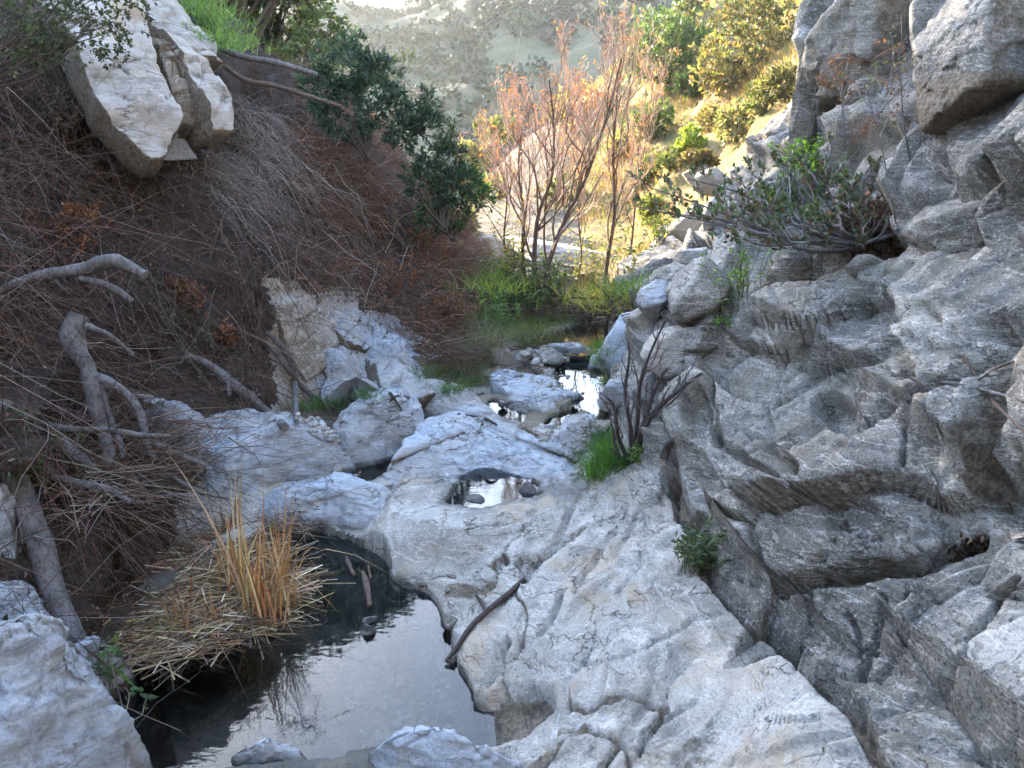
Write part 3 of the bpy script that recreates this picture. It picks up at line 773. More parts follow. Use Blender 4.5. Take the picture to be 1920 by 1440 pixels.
# ------------------------------------------------------------------ boulders, slabs and stones
bpy.context.view_layer.update()
DG = bpy.context.evaluated_depsgraph_get()
def hit(u, v, lift=0.0):
    """what the camera ray through (u, v) meets, lifted towards the camera"""
    d = Vector(ray(u, v)).normalized()
    ok, loc, nrm, *_ = SC.ray_cast(DG, Vector((0, 0, H)), d)
    if not ok: return P(u, v, 12.0)
    return np.array(loc - d * lift)
def dome(name, label, cat, pts, top, ctr=None, mat=None, pw=3.0, rough=0.62, nr=34, na=110, seed=1, group=None, kind=None):
    """a boulder from its footprint (u, v, height) and the height of its crown"""
    b = np.array([G(u, v, z) for u, v, z in pts])
    b = catmull(np.vstack([b, b[:1]]), 8)[:-1]
    c = b.mean(0) if ctr is None else G(*ctr)
    ang = np.unwrap(np.arctan2(b[:, 1] - c[1], b[:, 0] - c[0]))
    d = np.concatenate([[0], np.cumsum(np.linalg.norm(np.diff(np.vstack([b, b[:1]]), axis=0), axis=1))])
    t = np.linspace(0, d[-1], na, endpoint=False)
    bb = np.vstack([b, b[:1]])
    E = np.stack([np.interp(t, d, bb[:, k]) for k in range(3)], 1)
    r = np.concatenate([np.linspace(0.02, 1, nr) ** 0.85, [1.01, 1.02, 1.0]])
    drop = np.concatenate([np.zeros(nr), [0.08, 0.2, 0.4]])
    w = np.minimum(r, 1) ** (1.15 + 0.28 * pw)
    top = top - 0.03
    E[:, :2] += (E[:, :2] - c[:2]) * (0.05 * fbm(E * 2.2 + seed, 4, seed + 3, 0.6))[:, None]
    X = c[None, None, :2] + (E[None, :, :2] - c[None, None, :2]) * r[:, None, None]
    Z = E[None, :, 2] * w[:, None] + top * (1 - w[:, None]) - drop[:, None]
    V = np.concatenate([X, Z[..., None]], -1)
    q = V.reshape(-1, 3) + seed * 3.7
    size = np.linalg.norm(E[:, :2] - c[:2], axis=1).mean()
    k = 0.6 / max(size, 0.12)
    qs = rot(q * k, 15, 20, 40 + 25 * seed)
    n = 0.2 * fbm(qs * np.array([1.1, 2.6, 2.0]), 3, seed) + 0.09 * fbm(qs * np.array([2.9, 1.4, 2.5]), 4, seed + 5, 0.5, True)
    n = n + 0.24 * facet(qs * np.array([1.9, 1.2, 1.7]) + 0.15 * fbm(qs * 2, 2, seed + 8)[:, None], seed + 6, 0.8, 0.45, 0.045, 0.5)
    n = n + 0.06 * facet(qs * np.array([6, 4, 6]), seed + 9, 0.8, 0.4, 0.07, 0.5) + 0.02 * fbm(qs * 11, 3, seed + 10)
    N = normals(V); N *= np.sign(N[..., 2:3] + 1e-9)
    V = V + N * (n.reshape(V.shape[:2]) * size * 0.75 * rough * (0.35 + 0.65 * np.minimum(1.1 - w, 1)[:, None]))[..., None]
    qw = q * 1.0
    V = V + N * (0.016 * facet(rot(qw, 10, 20, 35) * np.array([3.2, 6, 6]), seed + 20, 0.8, 0.6, 0.05, 0.7) + 0.012 * fbm(qw * np.array([7, 7, 9]), 4, seed + 21, 0.6, True)).reshape(V.shape[:2])[..., None]
    v = V.reshape(-1, 3)
    # the wet line where it stands in water
    wt = np.zeros(len(v))
    for (nm, z0, _, _), poly in zip(POOLS, POUT):
        lo, hi = poly.min(0) - 0.2, poly.max(0) + 0.2
        near = ((v[:, :2] > lo) & (v[:, :2] < hi)).all(1)
        if near.any():
            sd = sdist(v[near][:, :2], poly)
            wt[near] = np.maximum(wt[near], (sd > -0.04) * (1 - smooth(0.02, 0.06, v[near][:, 2] - z0 + 0.02 * n[near])))
    cc = v.mean(0); cc[2] = E[:, 2].mean()
    F = grid_faces(len(r), na, wrap=True)
    cap = V[0].mean(0)
    v = np.vstack([v, cap]); wt = np.append(wt, 0)
    T = np.array([[len(v) - 1, i, (i + 1) % na] for i in range(na)])
    o = mesh_np(name, v - cc, F, mat or M_POLISHED, attrs={'wet': wt, 'dirt_shade': np.zeros(len(v))}, tri_extra=T)
    o.location = cc
    return tag(o, label, cat, group, kind)

def crag_shape(seed, planes=16, n=56, round_=0.06, rough=0.05, flat=1.0):
    """a broken rock: a ball cut by planes, edges a little worn"""
    r = np.random.default_rng(seed)
    nd = r.normal(size=(planes, 3)); nd /= np.linalg.norm(nd, axis=1, keepdims=True)
    off = r.uniform(0.62, 1.0, planes)
    th = np.linspace(0.001, np.pi - 0.001, n)[:, None]; ph = np.linspace(0, 2 * np.pi, 2 * n, endpoint=False)[None, :]
    D = np.stack([np.sin(th) * np.cos(ph), np.sin(th) * np.sin(ph), np.cos(th) * np.ones_like(ph)], -1)
    dd = np.maximum(np.einsum('ijk,pk->ijp', D, nd), 1e-3) / off
    rad = 1.0 / (dd ** (1 / round_)).sum(-1) ** round_
    rad = np.minimum(rad, 1.25)
    X = D * rad[..., None]
    q = X.reshape(-1, 3) * 1.3 + seed * 2.3
    h = 0.9 * facet(q * np.array([2, 2, 3.2]), seed + 3, 0.8, 0.5, 0.08, 0.6) + 0.35 * facet(q * np.array([5, 5, 8]), seed + 4, 0.8, 0.4, 0.1, 0.6) + 0.35 * fbm(q * 3, 5, seed, 0.6)
    X = X * (1 + rough * h.reshape(X.shape[:2]))[..., None]
    return X, grid_faces(n, 2 * n, wrap=True)
def crag(name, label, cat, u, v, y, wpx, hpx, deep=0.9, rz=0, tilt=0, seed=1, mat=None, group=None, rough=0.05, n=48, planes=16, dirt_shade=0.0, dirtz=None, round_=0.05):
    if y is None: y = hit(u, v)[1] - 0.04
    c = P(u, v, y)
    s = y / 1.0 / FPX
    X, F = crag_shape(seed, planes, n, round_, rough)
    X = X / np.abs(X).max((0, 1))
    X = X.reshape(-1, 3) * np.array([wpx * s / 2, wpx * s / 2 * deep, hpx * s / 2])
    X = rot(X, 0, tilt, rz)
    d = np.full(len(X), dirt_shade)
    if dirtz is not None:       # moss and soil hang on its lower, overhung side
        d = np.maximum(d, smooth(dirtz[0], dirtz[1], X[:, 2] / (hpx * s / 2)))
    o = mesh_np(name, X, F, mat or M_CLIFF, attrs={'wet': np.zeros(len(X)), 'dirt_shade': d})
    o.location = c
    return tag(o, label, cat, group)
def plate(name, label, cat, pts, thick, mat, seed=1, bulge=0.06, n=30, na=120, rough=1.0):
    """a tilted slab: face outline (u, v, y), given its own thickness behind"""
    b = np.array([P(*q) for q in pts])
    c = b.mean(0)
    nn = np.linalg.svd(b - c)[2][2]
    if nn @ (np.array([0, 0, H]) - c) < 0: nn = -nn
    d = np.concatenate([[0], np.cumsum(np.linalg.norm(np.diff(np.vstack([b, b[:1]]), axis=0), axis=1))])
    bb = np.vstack([b, b[:1]])
    E = np.stack([np.interp(np.linspace(0, d[-1], na, endpoint=False), d, bb[:, k]) for k in range(3)], 1)
    r = np.concatenate([np.linspace(0.02, 0.97, n), [1.0, 1.01, 1.01, 1.0, 0.97, 0.9, 0.5]])
    back = np.concatenate([np.zeros(n), [0.01, 0.05, 0.3, 0.6, 0.9, 1.0, 1.0]]) * thick
    E = E + (E - c) * (0.05 * fbm(E * 4 + seed, 4, seed + 7, 0.6))[:, None]
    V = c + (E[None] - c) * r[:, None, None] - nn * back[:, None, None] + nn * (bulge * (1 - np.minimum(r, 1) ** 2))[:, None, None]
    q = V.reshape(-1, 3) + seed * 5.1
    qs = rot(q, 0, 40, 30)
    h = 0.022 * facet(qs * np.array([1.0, 1.4, 2.4]), seed, 0.4, 1.0, 0.05, 0.9) + 0.02 * facet(qs * np.array([3, 3, 6.0]), seed + 1, 0.6, 0.5, 0.08, 0.6) + 0.03 * fbm(qs * 2, 5, seed + 2)
    V = V + nn * (h * 1.7 * rough).reshape(V.shape[:2])[..., None]
    sidew = np.concatenate([np.zeros(n), np.ones(7)])[:, None] * np.ones(na)[None]  # slab sides browner and darker than the face
    V = V + (V - c) * (sidew * (0.6 * h).reshape(V.shape[:2]))[..., None]
    v = V.reshape(-1, 3)
    F = grid_faces(len(r), na, wrap=True)
    v = np.vstack([v, V[0].mean(0)])
    T = np.array([[len(v) - 1, i, (i + 1) % na] for i in range(na)])
    o = mesh_np(name, v - c, F, mat, attrs={'wet': np.zeros(len(v)), 'dirt_shade': np.append((sidew * 0.75).ravel(), 0)}, tri_extra=T)
    o.location = c
    return tag(o, label, cat)

GB = 'water-polished boulders along the creek'
dome('boulder', 'broad pale boulder on the left bank behind the dry reeds', 'boulder', [(395,940,.2),(470,930,.15),(560,908,.12),(640,897,.12),(664,882,.16),(645,850,.3),(605,812,.42),(545,785,.5),(470,772,.58),(410,775,.6),(365,800,.55),(372,870,.38)], .6, seed=1, group=GB, pw=3.2)
dome('boulder', 'low blue-grey boulder between the reeds and the dark channel', 'boulder', [(480,968,.08),(540,980,.05),(620,980,.08),(700,976,.14),(758,955,.18),(742,925,.22),(690,905,.24),(620,897,.24),(560,902,.24),(505,930,.18)], .31, seed=2, group=GB, pw=2.6)
dome('boulder', 'hunched grey boulder at the foot of the left slope above the channel', 'boulder', [(625,825,.36),(650,868,.2),(700,872,.15),(742,857,.16),(775,832,.26),(795,790,.42),(778,748,.55),(735,733,.6),(690,740,.58),(638,778,.5)], .7, seed=3, group=GB, pw=3)
dome('boulder', 'biggest rippled pale boulder behind the white round pool', 'boulder', [(720,888,.2),(740,912,.15),(800,928,.15),(850,906,.19),(880,893,.2),(910,886,.2),(960,898,.2),(1020,908,.19),(1078,896,.16),(1088,880,.18),(1062,848,.3),(1010,810,.36),(940,785,.4),(850,775,.42),(790,790,.42),(750,845,.35)], .46, ctr=(900,808,.4), seed=4, group=GB, pw=.5, rough=.5, nr=50, na=150)
dome('boulder', 'small rounded dark-footed boulder wedged at the left tip of the white pool', 'boulder', [(803,938,.1),(825,950,.1),(850,938,.15),(856,910,.2),(838,893,.25),(810,905,.22)], .34, seed=5, group=GB, pw=2.5, nr=18, na=60)
dome('boulder', 'flat wavy boulder beside the small upper pools', 'boulder', [(935,757,.38),(985,778,.36),(1010,784,.36),(1030,784,.36),(1060,768,.36),(1098,757,.37),(1085,738,.46),(1040,728,.46),(975,737,.45)], .5, seed=6, group=GB, pw=2.6)
dome('boulder', 'knobbly boulder at the lower edge of the sand flat', 'boulder', [(922,704,.46),(945,730,.44),(985,744,.44),(1030,737,.43),(1045,722,.43),(1018,706,.48),(985,700,.5),(950,696,.5)], .53, seed=7, group=GB, pw=2.4)
dome('boulder', 'long flat white boulder damming the shallow stream', 'boulder', [(990,657,.48),(1040,664,.46),(1102,667,.46),(1106,653,.5),(1078,644,.52),(1030,647,.51)], .56, seed=8, group=GB, pw=2.4, nr=20, na=70)
dome('boulder', 'two-humped bluish boulder below the stream at the right bank', 'boulder', [(1045,836,.34),(1090,845,.32),(1128,830,.33),(1122,797,.4),(1092,782,.44),(1058,790,.42)], .54, seed=9, group=GB, pw=2.4, nr=22, na=70)
dome('boulder', 'flat cream stone among sand left of the two-humped boulder', 'boulder', [(1000,832,.34),(1040,838,.33),(1048,812,.38),(1030,797,.4),(1002,803,.4)], .43, seed=10, group=GB, pw=2.4, nr=18, na=60)
dome('boulder', 'low rock closing the right end of the white pool', 'boulder', [(1003,940,.18),(1050,950,.2),(1105,930,.25),(1110,902,.3),(1062,893,.33),(1020,905,.3)], .42, seed=11, group=GB, pw=2.4, nr=22, na=70)
dome('boulder', 'bluish ledge under the brush left of the upper pools', 'boulder', [(795,765,.4),(870,790,.37),(940,800,.35),(905,762,.42),(870,735,.5),(805,712,.56)], .56, seed=12, group=GB, pw=2.6, nr=24, na=80)
dome('boulder', 'large lavender-white boulder filling the near left corner', 'boulder', [(290,1470,-.05),(240,1385,-.06),(205,1318,-.03),(150,1262,.25),(100,1217,.55),(20,1195,.72),(-120,1190,.78),(-220,1300,.7),(-170,1520,.3),(60,1530,.15)], .74, seed=13, group=GB, pw=3.2, nr=50, na=170, rough=.8)
dome('boulder', 'dark-pitted grey lobe of rock beside the foot of the leaning log', 'boulder', [(256,1288,-.06),(225,1328,-.08),(170,1335,.0),(105,1295,.25),(92,1235,.38),(150,1222,.28),(212,1248,.1),(250,1268,.02)], .38, seed=14, group=GB, pw=2.6, nr=26, na=80)
dome('boulder', 'shaded boulder at the left edge below the pale one, left of the log', 'boulder', [(105,1195,.26),(60,1222,.3),(-40,1215,.35),(-60,1130,.5),(20,1105,.5),(78,1130,.4)], .62, seed=15, group=GB, pw=2.6, nr=26, na=80)
dome('boulder', 'tall blue-shadowed boulder cut by the left edge', 'boulder', [(78,1080,.35),(40,1115,.4),(-50,1110,.45),(-80,1000,.75),(0,958,.85),(42,990,.7),(73,1040,.45)], .98, seed=16, group=GB, pw=2.6, nr=26, na=80)
dome('boulder', 'smooth blue hump of rock at the near edge of the big pool', 'boulder', [(660,1445,.0),(740,1490,.0),(860,1520,.0),(1000,1480,.1),(945,1422,.2),(865,1398,.22),(790,1392,.2),(735,1412,.12)], .33, seed=17, group=GB, pw=2.4, nr=30, na=90, rough=.7)
dome('boulder', 'small blunt stone in the water at the near edge of the big pool', 'boulder', [(432,1452,-.05),(560,1462,-.05),(565,1425,-.02),(510,1405,.04),(450,1406,.05)], .12, seed=18, group=GB, pw=2.4, nr=18, na=60)
dome('boulder', 'grey boulder half buried in litter above the reeds', 'boulder', [(225,800,.55),(300,830,.5),(395,850,.4),(385,800,.55),(330,760,.7),(240,740,.85)], .82, seed=19, group=GB, pw=2.6, nr=24, na=80)
plate('rock_slab', 'large cream rock slab tilted out of the slope, lower of the pair', 'rock slab', [(60,-30,7.3),(190,-40,7.9),(270,30,7.8),(298,110,7.6),(318,180,7.4),(346,220,7.25),(322,286,6.95),(285,294,6.75),(240,252,6.75),(190,205,6.8),(165,150,6.9),(140,80,7.0)], .36, M_PALE, 31, bulge=.02)
plate('rock_slab', 'cream rock slab with a broken notch at its right edge, upper of the pair', 'rock slab', [(215,-60,8.2),(320,-30,8.8),(365,35,8.9),(400,85,8.8),(418,118,8.6),(385,120,8.5),(405,155,8.35),(432,185,8.2),(446,235,7.9),(412,248,7.7),(385,190,7.75),(345,110,7.9),(290,40,8.0)], .4, M_PALE, 33, bulge=.02)
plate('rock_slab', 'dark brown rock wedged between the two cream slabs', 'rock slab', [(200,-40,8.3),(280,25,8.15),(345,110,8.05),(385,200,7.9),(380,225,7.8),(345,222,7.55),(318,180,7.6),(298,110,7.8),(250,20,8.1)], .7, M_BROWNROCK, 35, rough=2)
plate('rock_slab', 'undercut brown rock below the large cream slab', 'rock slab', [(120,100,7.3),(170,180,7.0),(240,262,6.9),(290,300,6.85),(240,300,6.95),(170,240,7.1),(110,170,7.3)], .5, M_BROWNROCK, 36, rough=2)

GC = 'broken blocks of the right rock wall'
for a in [
 ('square-edged grey block overhanging a dark hollow in the right rock wall', 1315,545,None,160,130,.9,10,-12,41,M_CLIFF),
 ('rounded block left of the overhanging square block', 1232,560,None,95,95,.9,30,10,42,M_POLISHED),
 ('bluish rounded block at the creek foot of the right wall', 1178,655,None,115,140,.9,0,12,43,M_POLISHED),
 ('cracked grey block above the bare dark shrub', 1255,655,None,130,115,.9,20,-18,44,M_APRON),
 ('small dark block under the overhanging square block', 1318,640,None,85,70,.9,50,0,45,M_CLIFF),
 ('upright grey block by the green sprigs on the right wall', 1482,500,None,100,115,.9,20,20,46,M_CLIFF),
 ('pale block behind the green sprigs on the right wall', 1290,490,None,85,52,.9,25,-18,47,M_APRON),
 ('grey shard of rock on the dark ledge of the right wall', 1615,505,None,70,50,.9,30,-20,58,M_CLIFF),
 ('low bluish block where the right wall meets the stream', 1152,735,None,70,80,.9,0,0,63,M_POLISHED),
 ('bluish block with a dark side behind the bare dark shrub', 1215,735,None,90,80,.9,40,-15,64,M_POLISHED),
 ('cream-grey block on the left shoulder of the right wall', 1200,600,None,70,60,.9,60,10,65,M_APRON)]:
    crag('rock_block', a[0], 'rock', *a[1:6], deep=a[6], rz=a[7], tilt=a[8], seed=a[9], mat=a[10], group=GC)
crag('rock_pinnacle', 'dark mossy rock pinnacle with a grey cap at the hillside edge', 'rock', 1535,150,7.9,115,340,.9,20,4,51,M_MOSSROCK, n=60, rough=.09)
crag('wedge_rock', 'grey wedge-shaped rock on top of the dark pinnacle', 'rock', 1523,30,7.7,75,75,.9,10,15,52,M_SHADECLIFF)
crag('rock_block', 'grey knob on the left flank of the dark pinnacle', 'rock', 1520,90,7.55,70,80,.9,40,-10,53,M_CLIFF, group=GC)
crag('overhanging_rock', 'huge grey overhanging rock with a mossy brown underside, top right corner', 'rock', 1850,120,5.4,330,330,.9,35,-30,54,M_SHADECLIFF, n=80, rough=.07, dirtz=(0.05,-.35))
crag('overhanging_rock', 'pale grey block left of the huge overhanging rock', 'rock', 1765,70,5.9,130,220,.9,15,-20,55,M_SHADECLIFF, n=60, dirtz=(-.1,-.5))
crag('rock_pillar', 'brown tapered rock pillar under the huge overhanging rock', 'rock', 1850,275,5.3,170,190,.9,10,-10,56,M_SHADECLIFF, n=60, planes=12)
crag('rock_block', 'broad speckled block carrying the brown pillar at the right edge', 'rock', 1850,420,5.05,300,190,.9,20,-30,57,M_SHADECLIFF, n=70, group=GC)
crag('rock_block', 'grey block inside the dark recess behind the bare stems', 'rock', 1635,190,6.9,110,130,.9,20,10,59,M_SHADECLIFF, group=GC)
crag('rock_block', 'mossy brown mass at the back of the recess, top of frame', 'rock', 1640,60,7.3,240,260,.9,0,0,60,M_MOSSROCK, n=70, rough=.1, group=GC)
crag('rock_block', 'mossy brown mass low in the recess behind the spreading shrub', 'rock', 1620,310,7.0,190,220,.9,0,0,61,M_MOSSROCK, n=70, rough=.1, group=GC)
crag('rock_block', 'smooth bluish rock with a dark notch in the lower right corner', 'rock', 1960,1260,2.62,330,360,.9,20,-35,62,M_APRON, n=80, rough=.06, group=GC, planes=14)

GS = 'sunlit rocks on the hillside'
for a in [
 ('white sunlit rock below the pinnacle, largest on the hillside edge', 1468,272,10.2,90,95,.9,20,35,71,M_SUNROCK),
 ('long pale sunlit rock leaning under the white one', 1425,298,10.4,75,60,.9,20,30,72,M_SUNROCK),
 ('orange-faced sunlit rock against the dark pinnacle', 1508,200,9.6,50,85,.9,10,15,73,M_SUNROCK),
 ('grey sunlit rock on the crumbling tan slope', 1340,345,10.8,80,55,.9,0,20,74,M_SUNROCK),
 ('cream sunlit rock above the green plants on the right bank', 1305,425,9.6,95,75,.9,30,15,75,M_SUNROCK),
 ('jagged cream rock by the manzanita branch tips', 1345,400,9.0,70,65,.9,60,-20,76,M_SUNROCK),
 ('pale rounded rock at the top of the right bank', 1235,512,9.9,120,42,.9,10,15,77,M_SUNROCK),
 ('white ledge rock where the sun touches the right bank', 1205,500,11.0,90,36,.9,25,8,78,M_SUNROCK),
 ('half-buried tan rock in yellow grass up the slope', 1385,330,11.2,55,50,.9,0,20,79,M_SUNROCK),
 ('tan crumbling rock under the yellow bush', 1310,330,12.2,60,55,.9,0,20,80,M_SUNROCK)]:
    crag('sunlit_rock', a[0], 'rock', *a[1:6], deep=a[6], rz=a[7], tilt=a[8], seed=a[9], mat=a[10], group=GS, n=34, rough=.07)
crag('bedrock_outcrop', 'flat pale outcrop across the stream behind the bare trees', 'rock', 1050,478,16.5,270,55,1.1,0,4,81,M_APRON, n=50)
crag('bedrock_outcrop', 'small grey outcrop left of the bare trees', 'rock', 918,470,16.0,60,60,.9,0,10,82,M_APRON, n=30)

GD = 'stones standing in the water'
for lab, u, v, z, w, h, sd, mt in [
 ('flat dark stone in the left half of the white pool', 887,938,.22,.11,.05,91,M_DARKSTONE),
 ('pointed dark stone in the right half of the white pool', 990,922,.22,.09,.08,92,M_DARKSTONE),
 ('dark angular stone in the big pool', 689,1183,.01,.06,.06,93,M_DARKSTONE),
 ('little dark chip in the big pool beyond the angular stone', 693,1163,.01,.05,.03,94,M_DARKSTONE),
 ('mossy stone lying on the sand beside the stream', 1028,668,.5,.3,.12,95,M_MOSSROCK),
 ('small grey stone in the middle of the stream', 1062,676,.44,.07,.06,96,M_CLIFF),
 ('round brown stone on the sand flat', 1010,692,.5,.09,.07,97,M_CLIFF),
 ('pale stone on the sand under the brush', 985,668,.52,.12,.07,98,M_POLISHED),
 ('pale stone beside the grass at the right bank of the stream', 1118,680,.46,.14,.1,99,M_POLISHED),
 ('white angular stone on dark soil left of the hunched boulder', 590,800,.5,.17,.1,101,M_POLISHED),
 ('white flat stone on dark soil behind the broad boulder', 608,818,.45,.14,.07,102,M_POLISHED),
 ('small dark stone at the edge of the upper left pool', 941,758,.42,.06,.06,103,M_DARKSTONE),
 ('little stone at the tip of the upper right pool', 1106,790,.42,.12,.07,104,M_POLISHED)]:
    X, F = crag_shape(sd, 12, 16, 0.06, 0.05)
    X = X.reshape(-1, 3) / np.abs(X).max() * np.array([w, w * .75, h])
    o = mesh_np('stone', rot(X, 0, 0, sd * 37), F, mt, attrs={'wet': np.zeros(len(X)), 'dirt_shade': np.zeros(len(X))})
    o.location = G(u, v, z)
    tag(o, lab, 'stone', GD if 'pool' in lab or 'stream' in lab else 'stones on the banks')
# ------------------------------------------------------------------ vegetation helpers
bpy.context.view_layer.update()
DG = bpy.context.evaluated_depsgraph_get()
def hit(u, v, lift=0.0):
    """what the camera ray through (u, v) meets, lifted towards the camera"""
    d = Vector(ray(u, v)).normalized()
    ok, loc, nrm, *_ = SC.ray_cast(DG, Vector((0, 0, H)), d)
    if not ok: return P(u, v, 12.0)
    return np.array(loc - d * lift)
def drop(x, y, z=30.0):
    ok, loc, nrm, *_ = SC.ray_cast(DG, Vector((x, y, z)), Vector((0, 0, -1)))
    return (np.array(loc), np.array(nrm)) if ok else (np.array([x, y, 0.0]), np.array([0, 0, 1.0]))
cellA = TER[:-1, :-1]; cellB = TER[1:, 1:]
cellArea = np.linalg.norm(np.cross(TER[1:, :-1] - cellA, TER[:-1, 1:] - cellA), axis=2)
TN = normals(TER); TN *= np.sign(TN[..., 2:3] + 1e-9)
def uv_of(X):
    r = X - np.array([0, 0, H])
    f = r[:, 1] * cp - r[:, 2] * sp; up = r[:, 1] * sp + r[:, 2] * cp
    return 960 + FPX * r[:, 0] / f, 720 - FPX * up / f
def scatter(n, mask, seed):
    """n places on the canyon surface, chosen by area times mask"""
    r = np.random.default_rng(seed)
    w = (cellArea * mask[:-1, :-1]).ravel(); w = w / w.sum()
    k = r.choice(len(w), n, p=w); i, j = np.divmod(k, NC - 1)
    a, b = r.random((2, n, 1))
    X = TER[i, j] * (1 - a) * (1 - b) + TER[i + 1, j] * a * (1 - b) + TER[i, j + 1] * (1 - a) * b + TER[i + 1, j + 1] * a * b
    return X, TN[i, j]
def unit(a): return a / (np.linalg.norm(a, axis=-1, keepdims=True) + 1e-9)
def strands(roots, d0, L, r0, droop=0.3, wig=0.1, N=6, seed=0, taper=0.3):
    """curved stems: start direction d0, bent down by droop, a little crooked"""
    g = np.random.default_rng(seed); n = len(roots)
    t = np.linspace(0, 1, N)[None, :, None]
    L = np.broadcast_to(L, (n,))[:, None, None]
    side = unit(g.normal(size=(n, 3)))[:, None, :]
    ph = g.random((n, 1, 1)) * 6.28
    X = roots[:, None, :] + unit(d0)[:, None, :] * L * t + np.array([0, 0, -1.0]) * (np.broadcast_to(droop, (n,))[:, None, None] * L * t * t) \
        + side * (wig * L * (np.sin(t * 5 + ph) - np.sin(ph)) * 0.5) + g.normal(size=(n, N, 3)) * (0.02 * L) * (t > 0)
    rad = np.broadcast_to(r0, (n,))[:, None] * (1 - (1 - taper) * t[..., 0])
    return X, rad
def blades(roots, d0, L, Wd, droop=0.4, seed=0, N=4):
    """flat grass blades, narrowing to a point"""
    g = np.random.default_rng(seed); n = len(roots)
    t = np.linspace(0, 1, N)[None, :, None]
    L = np.broadcast_to(L, (n,))[:, None, None]; Wd = np.broadcast_to(Wd, (n,))[:, None, None]
    d = unit(d0)[:, None, :]
    h = unit(np.stack([d0[:, 0], d0[:, 1], np.zeros(n)], 1) + 0.2 * g.normal(size=(n, 3)))[:, None, :]
    X = roots[:, None, :] + d * L * t + (h * 0.5 + np.array([0, 0, -0.6])) * (np.broadcast_to(droop, (n,))[:, None, None] * L * t ** 2.2)
    s = unit(np.cross(d[:, 0], g.normal(size=(n, 3))))[:, None, :]
    w = Wd * (1 - t ** 1.5) + 0.0004
    V = np.stack([X - s * w * 0.5, X + s * w * 0.5], 2).reshape(-1, 3)
    k = np.arange(N - 1)[:, None] * 2 + np.array([[0, 1, 3, 2]])
    F = (k[None] + (np.arange(n) * 2 * N)[:, None, None]).reshape(-1, 4)
    return V, F, 2 * N
def vary(base, n, rep, seed, amt=0.25, alt=None, alt_p=0.0):
    """a colour for each of n pieces (rep vertices each), darker and lighter ones mixed"""
    g = np.random.default_rng(seed)
    base = np.atleast_2d(np.array(base, float))
    c = base[g.integers(0, len(base), n)]
    c = c * np.exp(g.normal(size=(n, 1)) * amt) * (1 + 0.08 * g.normal(size=(n, 3)))
    return np.repeat(np.clip(c, 0.004, 0.9), rep, axis=0)
class Bag:
    """collects pieces into one mesh"""
    def __init__(s): s.V, s.F, s.T, s.C, s.n = [], [], [], [], 0
    def quads(s, V, F, col):
        s.V.append(V); s.F.append(np.asarray(F) + s.n); s.C.append(np.broadcast_to(col, (len(V), 3))); s.n += len(V)
    def tris(s, V, T, col):
        s.V.append(V); s.T.append(np.asarray(T) + s.n); s.C.append(np.broadcast_to(col, (len(V), 3))); s.n += len(V)
    def build(s, name, mat, parent=None, origin=None, loose=True):
        V = np.vstack(s.V)
        if origin is not None: V = V - origin
        F = np.vstack(s.F) if s.F else np.zeros((0, 4), int)
        T = np.vstack(s.T) if s.T else np.zeros((0, 3), int)
        o = mesh_np(name, V, F, mat, parent, col=np.vstack(s.C), tri_extra=T)
        if parent is not None and loose: o['kind'] = 'stuff'
        return o
def tube_obj(name, paths, mat, parent=None, origin=None, sides=7, n=14, cols=None, rough=0.0, seed=0):
    """paths: list of (points, radii)"""
    b = Bag()
    for k, (pts, rad) in enumerate(paths):
        q = resample(np.column_stack([np.asarray(pts, float), np.interp(np.linspace(0, 1, len(pts)), np.linspace(0, 1, len(rad)), rad)]), n)
        X, r = q[:, :3], np.maximum(q[:, 3], 0.0006)
        V, F = tubes(X[None], r[None], sides)
        if rough:
            c = np.repeat(X, sides, axis=0); V = c + (V - c) * (1 + rough * fbm(V * 22 + seed, 3, seed))[:, None]
        b.quads(V, F, (cols[k] if cols is not None else np.array([.1, .08, .06])))
        m = sides                                     # blunt ends
        e = np.vstack([V[:m], V[-m:], X[:1], X[-1:]])
        T = [[2 * m, (i + 1) % m, i] for i in range(m)] + [[2 * m + 1, m + i, m + (i + 1) % m] for i in range(m)]
        b.tris(e, np.array(T), (cols[k] if cols is not None else np.array([.1, .08, .06])))
    return b.build(name, mat, parent, origin, loose=len(paths) > 1)
def bush_leaves(centres, radii, n_ros, per, L, Wd, cols, seed, squash=0.85, up=0.5, amt=0.3, shell=0.55):
    """leaf rosettes through the volume of several overlapping lobes, denser near the outside"""
    g = np.random.default_rng(seed)
    centres = np.asarray(centres); radii = np.asarray(radii, float)
    w = radii ** 2.2; k = g.choice(len(radii), n_ros, p=w / w.sum())
    d = unit(g.normal(size=(n_ros, 3)))
    lump = 1 + 0.28 * fbm(d * 2.3 + k[:, None] * 7.7 + seed, 3, seed)
    rr = radii[k] * (shell + (1 - shell) * g.random(n_ros) ** 0.6) * lump
    ros = centres[k] + d * rr[:, None] * np.array([1, 1, squash])
    keep = fbm(ros * (1.6 / max(radii.mean(), .1)) + seed * 1.9, 3, seed + 3) > -0.42          # holes the light comes through
    ros, d = ros[keep], d[keep]
    n = len(ros)
    c = np.repeat(ros, per, 0); dd = np.repeat(unit(d + np.array([0, 0, up])), per, 0)
    dirs = unit(dd + 0.75 * g.normal(size=(n * per, 3)))
    c = c + dirs * (0.1 * L) + 0.15 * L * g.normal(size=c.shape)
    LL = L * g.uniform(0.6, 1.25, n * per)
    V, T = leaf_mesh(c, dirs, LL, LL * (Wd / L), seed)
    tone = np.exp(0.35 * fbm(ros * (1.3 / max(radii.mean(), .1)) + 5, 3, seed + 9))
    C_ = vary(cols, n * per, 1, seed, amt) * np.repeat(tone, per)[:, None]
    return V, T, np.repeat(np.clip(C_, .004, .8), 4, 0), ros
